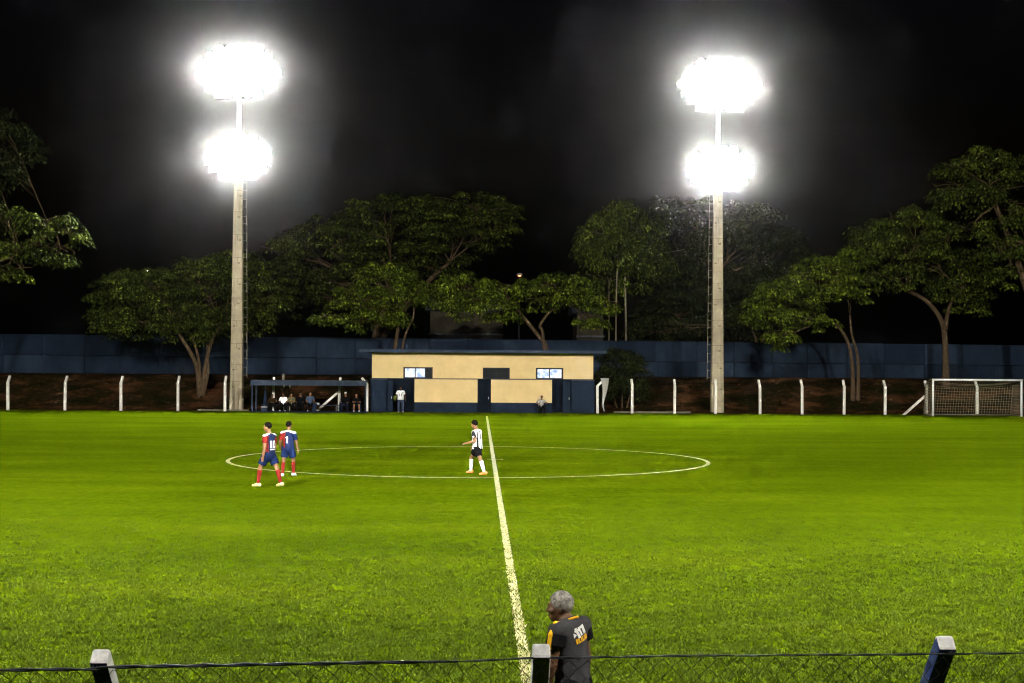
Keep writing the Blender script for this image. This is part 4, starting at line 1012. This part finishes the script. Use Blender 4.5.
build_person('footballer in black and white striped shirt walking beside the halfway line', (g0.x, g0.y, 0), R(-116), dict(hip=.86, thL=(.10, .46, -1), snL=(.0, .36, -1), thR=(-.04, -.72, -1), snR=(-.03, -.05, -1), uaL=(.3, .2, -1), faL=(.55, -.75, -.2), uaR=(-.2, -.3, -1), faR=(-.05, -.75, -1), up=(0, -.05, 1), headyaw=R(0), headpitch=R(-14), neckdir=(0, -.32, 1), fat=1.1), lk, h=.0095, H=1.76)
decal_mesh('shirt_number', [rect(-.09, -.1, .17, .08)], lk, F_['white_cloth'], .0, -.26)
decal_mesh('shirt_number_digit', [rect(-.06, -.088, .025, .056), rect(.01, -.088, .022, .056), rect(.05, -.088, .022, .056)], lk, F_['black_cloth'], .0, -.26, th=.008)

# --- man in the dark vest behind the near fence
my = 12.0; mx = at(573.5, 620, my).x
lk = dict(skin=SK_D, hair=HAIR_G, hairth=.014, shirt=F_['charcoal_cloth'], sleeve=.42, sleeve_mat=F_['black_cloth'], collar=F_['yellow_cloth'], shorts=F_['black_cloth'], short_len=1.5, shoe=F_['black_cloth'], hem=.24, loose=.032)
man = build_person('grey haired man in dark vest with yellow collar, watching from beside the near fence', (mx, my, 0), R(180+54), dict(hip=.925, uaL=(.16, -.12, -1), faL=(-.02, -.22, -1), uaR=(-.2, .05, -1), faR=(-.02, -.12, -1), headyaw=R(18), headpitch=R(-3), neckdir=(0, -.75, 1), neckl=.118, up=(0, -.10, 1), fat=.95), lk, h=.0075, H=1.68)
W_ = fabric('print_white', (.5, .5, .48))
decal_mesh('chest_emblem', [[(-.125, -.045), (-.085, -.02), (-.118, .012)], rect(-.075, -.065, .034, .12, -.012), rect(-.098, .012, .09, .024), rect(-.03, -.05, .026, .10, -.006), rect(-.004, .026, .075, .024), rect(.022, -.05, .022, .075), rect(.05, -.05, .022, .075)], lk, W_, .0, -.072, tilt=.2, vs=.7)
decal_mesh('lettering_band', [rect(-.10, -.02, .022, .046), rect(-.072, -.02, .020, .046), rect(-.052, -.02, .012, .014), rect(-.034, -.02, .020, .046), rect(-.008, -.02, .012, .046), rect(.004, -.02, .012, .014), rect(.02, -.02, .012, .046), rect(.04, -.02, .02, .046), rect(.066, -.02, .026, .046)], lk, F_['yellow_cloth'], .0, -.142, tilt=.2, vs=.9)
# yellow piping down the left sleeve, sitting on the vest's shoulder seam
def piping():
    J = lk['_J']; s = lk['_s']; nk = lk['_neck']; Bc = lk['_Bc']; sh, Fd = lk['_shirt']; f = Field()
    a = nk+Bc@np.array((.075, .0, .0))*s; b = J['shL']+Bc@np.array((.03, -.0, .075))*s; c = J['elL']*.45+J['shL']*.55+Bc@np.array((.078, -.01, 0))*s
    f.cone(a, b, .010, .014, k=.01); f.cone(b, b*.45+c*.55+Bc@np.array((.018, 0, .02))*s, .015, .02, k=.01); f.cone(b*.45+c*.55+Bc@np.array((.018, 0, .02))*s, c, .02, .022, k=.01)
    V, Q = f.mesh(.0075); link_mesh('piping', np_mesh('piping', V, Q, F_['yellow_cloth'], True), sh)
piping()

# --- man standing at the building, seated man, people in the dugout
g0 = at(400.5, 412, BY-.5)
lk = dict(skin=SK_D, shirt=F_['white_cloth'], sleeve=.65, shorts=F_['jeans'], short_len=1.5, shoe=F_['grey_shirt'], hem=.08, loose=.03, hair=HAIR_K, eyes=False)
build_person('man in white t-shirt and jeans standing in the dark doorway of the building', (g0.x, BY-.45, 0), R(8), dict(uaL=(.36, 0, -1), faL=(.12, -.3, -1), uaR=(-.38, 0, -1), faR=(-.25, -.3, -1), thL=(.13, 0, -1), thR=(-.10, 0, -1), fat=1.1), lk, h=.016, H=1.88, fingers=False)
decal_mesh('bag_strap', [[(-.02, -.33), (.03, -.33), (.13, -.02), (.09, -.02)], [(-.10, -.30), (-.055, -.33), (-.05, -.16), (-.08, -.14)]], lk, F_['charcoal_cloth'], 0, -.03, back=False)
def bag(name, label, cat, p, mat, d, rot=0):
    o = MB().box((0, 0, d[2]/2), d, None, min(d)*.35).build(name, mat); o.location = p; o.rotation_euler = (0, 0, rot); tag(o, label, cat)
bib = thing('folded_bib', 'lime green bib hanging from the hand of the man in white t-shirt', 'bib', (g0.x-.40, BY-.52, .98)); 
mb = MB(); mb.box((0, 0, .08), (.22, .09, .26), Matrix.Rotation(R(12), 3, 'Y'), .04); mb.box((.02, .0, -.06), (.14, .07, .10), Matrix.Rotation(R(-14), 3, 'Y'), .03); mb.build('cloth', F_['lime_cloth'], bib, True)
SIT = dict(hip=.50, hipy=.08, thL=(.22, -1, -.02), thR=(-.22, -1, -.02), snL=(.02, -.02, -1), snR=(-.02, -.02, -1), ftL=(.1, -1, -.02), ftR=(-.1, -1, -.02))
def seated(label, px, Y, rz, look, pose, z0=0.06, H=1.72): 
    d = dict(SIT); d.update(pose); L = dict(sleeve=.6, short_len=1.5, eyes=False, hem=.02, loose=.028); L.update(look); return build_person(label, (at(px, 405, Y).x, Y, z0), rz, d, L, h=.018, H=H, fingers=False)
st = thing('stool', 'low dark stool under the man crouching at the cream wall', 'stool', (at(541, 405, BY-.62).x, BY-.5, 0)); MB().box2((-.2, -.17, .38), (.2, .17, .43), .01).build('seat', M['dark_steel'], st)
for x in (-.16, .16):
    for y in (-.13, .13): MB().box2((x-.02, y-.02, 0), (x+.02, y+.02, .38)).build('leg', M['dark_steel'], st)
seated('man in grey shirt sitting hunched on a stool against the cream wall', 541, BY-.62, R(6), dict(skin=SK_M, hair=HAIR_K, shirt=F_['grey_shirt'], shorts=F_['black_cloth'], shoe=F_['black_cloth']), dict(up=(.05, -.42, 1), uaL=(.75, -.35, -.65), faL=(-.55, -.9, -.1), uaR=(-.75, -.3, -.7), faR=(.6, -.9, -.2), neckdir=(0, -.4, 1), headpitch=R(-12)), 0)
DB = DY+1.1  # dark cloths of the bench people also carry the roof's shade
KN = dict(up=(0, -.3, 1), uaL=(.35, -.55, -1), faL=(-.15, -.9, -.3), uaR=(-.35, -.55, -1), faR=(.15, -.9, -.3))
seated('person in brown top slumped forward at the left of the bench', 272, DB, R(10), dict(skin=SK_M, hair=HAIR_K, shirt=F_['brown_cloth'], sleeve=2, shorts=F_['black_cloth'], shoe=F_['black_cloth']), dict(up=(0, -.8, 1), uaL=(.5, -.6, -.8), faL=(-.8, -.5, -.1), uaR=(-.5, -.6, -.8), faR=(.8, -.5, -.1), neckdir=(0, -.6, 1)))
seated('person in bright white shirt sitting on the dugout bench', 283.5, DB, R(-4), dict(skin=SK_M, hair=HAIR_K, shirt=F_['white_cloth'], sleeve=.9, shorts=F_['black_cloth'], shoe=F_['white_cloth']), KN)
seated('person in khaki top sitting beside the white shirt on the bench', 291.5, DB, R(0), dict(skin=SK_L, hair=HAIR_K, shirt=F_['khaki_cloth'], sleeve=1.0, shorts=F_['black_cloth'], shoe=F_['black_cloth']), dict(KN, faL=(-.7, -.7, .2), faR=(.7, -.7, .2)))
seated('bulky person in black coat in the middle of the bench', 300.5, DB, R(0), dict(skin=SK_M, cap=F_['black_cloth'], shirt=F_['black_cloth'], sleeve=2, shorts=F_['black_cloth'], shoe=F_['black_cloth']), dict(KN, fat=1.4), H=1.86)
seated('person in pale blue top, hands on knees, right end of the bench', 310, DB, R(12), dict(skin=SK_L, hair=HAIR_K, shirt=F_['pale_blue'], sleeve=.7, shorts=F_['black_cloth'], shoe=F_['white_cloth']), KN, H=1.84)
seated('person in black top and pale cap on the left armchair', 345.8, DY+.92, R(-8), dict(skin=SK_L, cap=F_['white_cloth'], shirt=F_['black_cloth'], sleeve=2, shorts=F_['navy_cloth'], shoe=F_['black_cloth']), KN, H=1.84)
seated('person in black top with clasped hands on the right armchair', 356.3, DY+.92, R(8), dict(skin=SK_L, hair=HAIR_K, shirt=F_['black_cloth'], sleeve=.9, shorts=F_['black_cloth'], short_len=.8, shoe=F_['white_cloth']), dict(KN, faL=(-.55, -.9, .0), faR=(.55, -.9, .0)), H=1.72)

# ================================================================== HAZE
def build_haze():
    mb = MB(); mb.box2((-450, -80, -5), (450, 500, 60)); k = bpy.data.materials.new('night_haze'); k.use_nodes = True; t = k.node_tree
    for n in list(t.nodes):
        if n.type == 'BSDF_PRINCIPLED': t.nodes.remove(n)
    v = t.nodes.new('ShaderNodeVolumePrincipled'); v.inputs['Color'].default_value = (.95, .95, .97, 1); v.inputs['Density'].default_value = HAZE_DENSITY; v.inputs['Anisotropy'].default_value = .991
    t.links.new(v.outputs[0], t.nodes['Material Output'].inputs['Volume']); o = mb.build('haze', k); tag(o, kind='stuff')
build_haze()
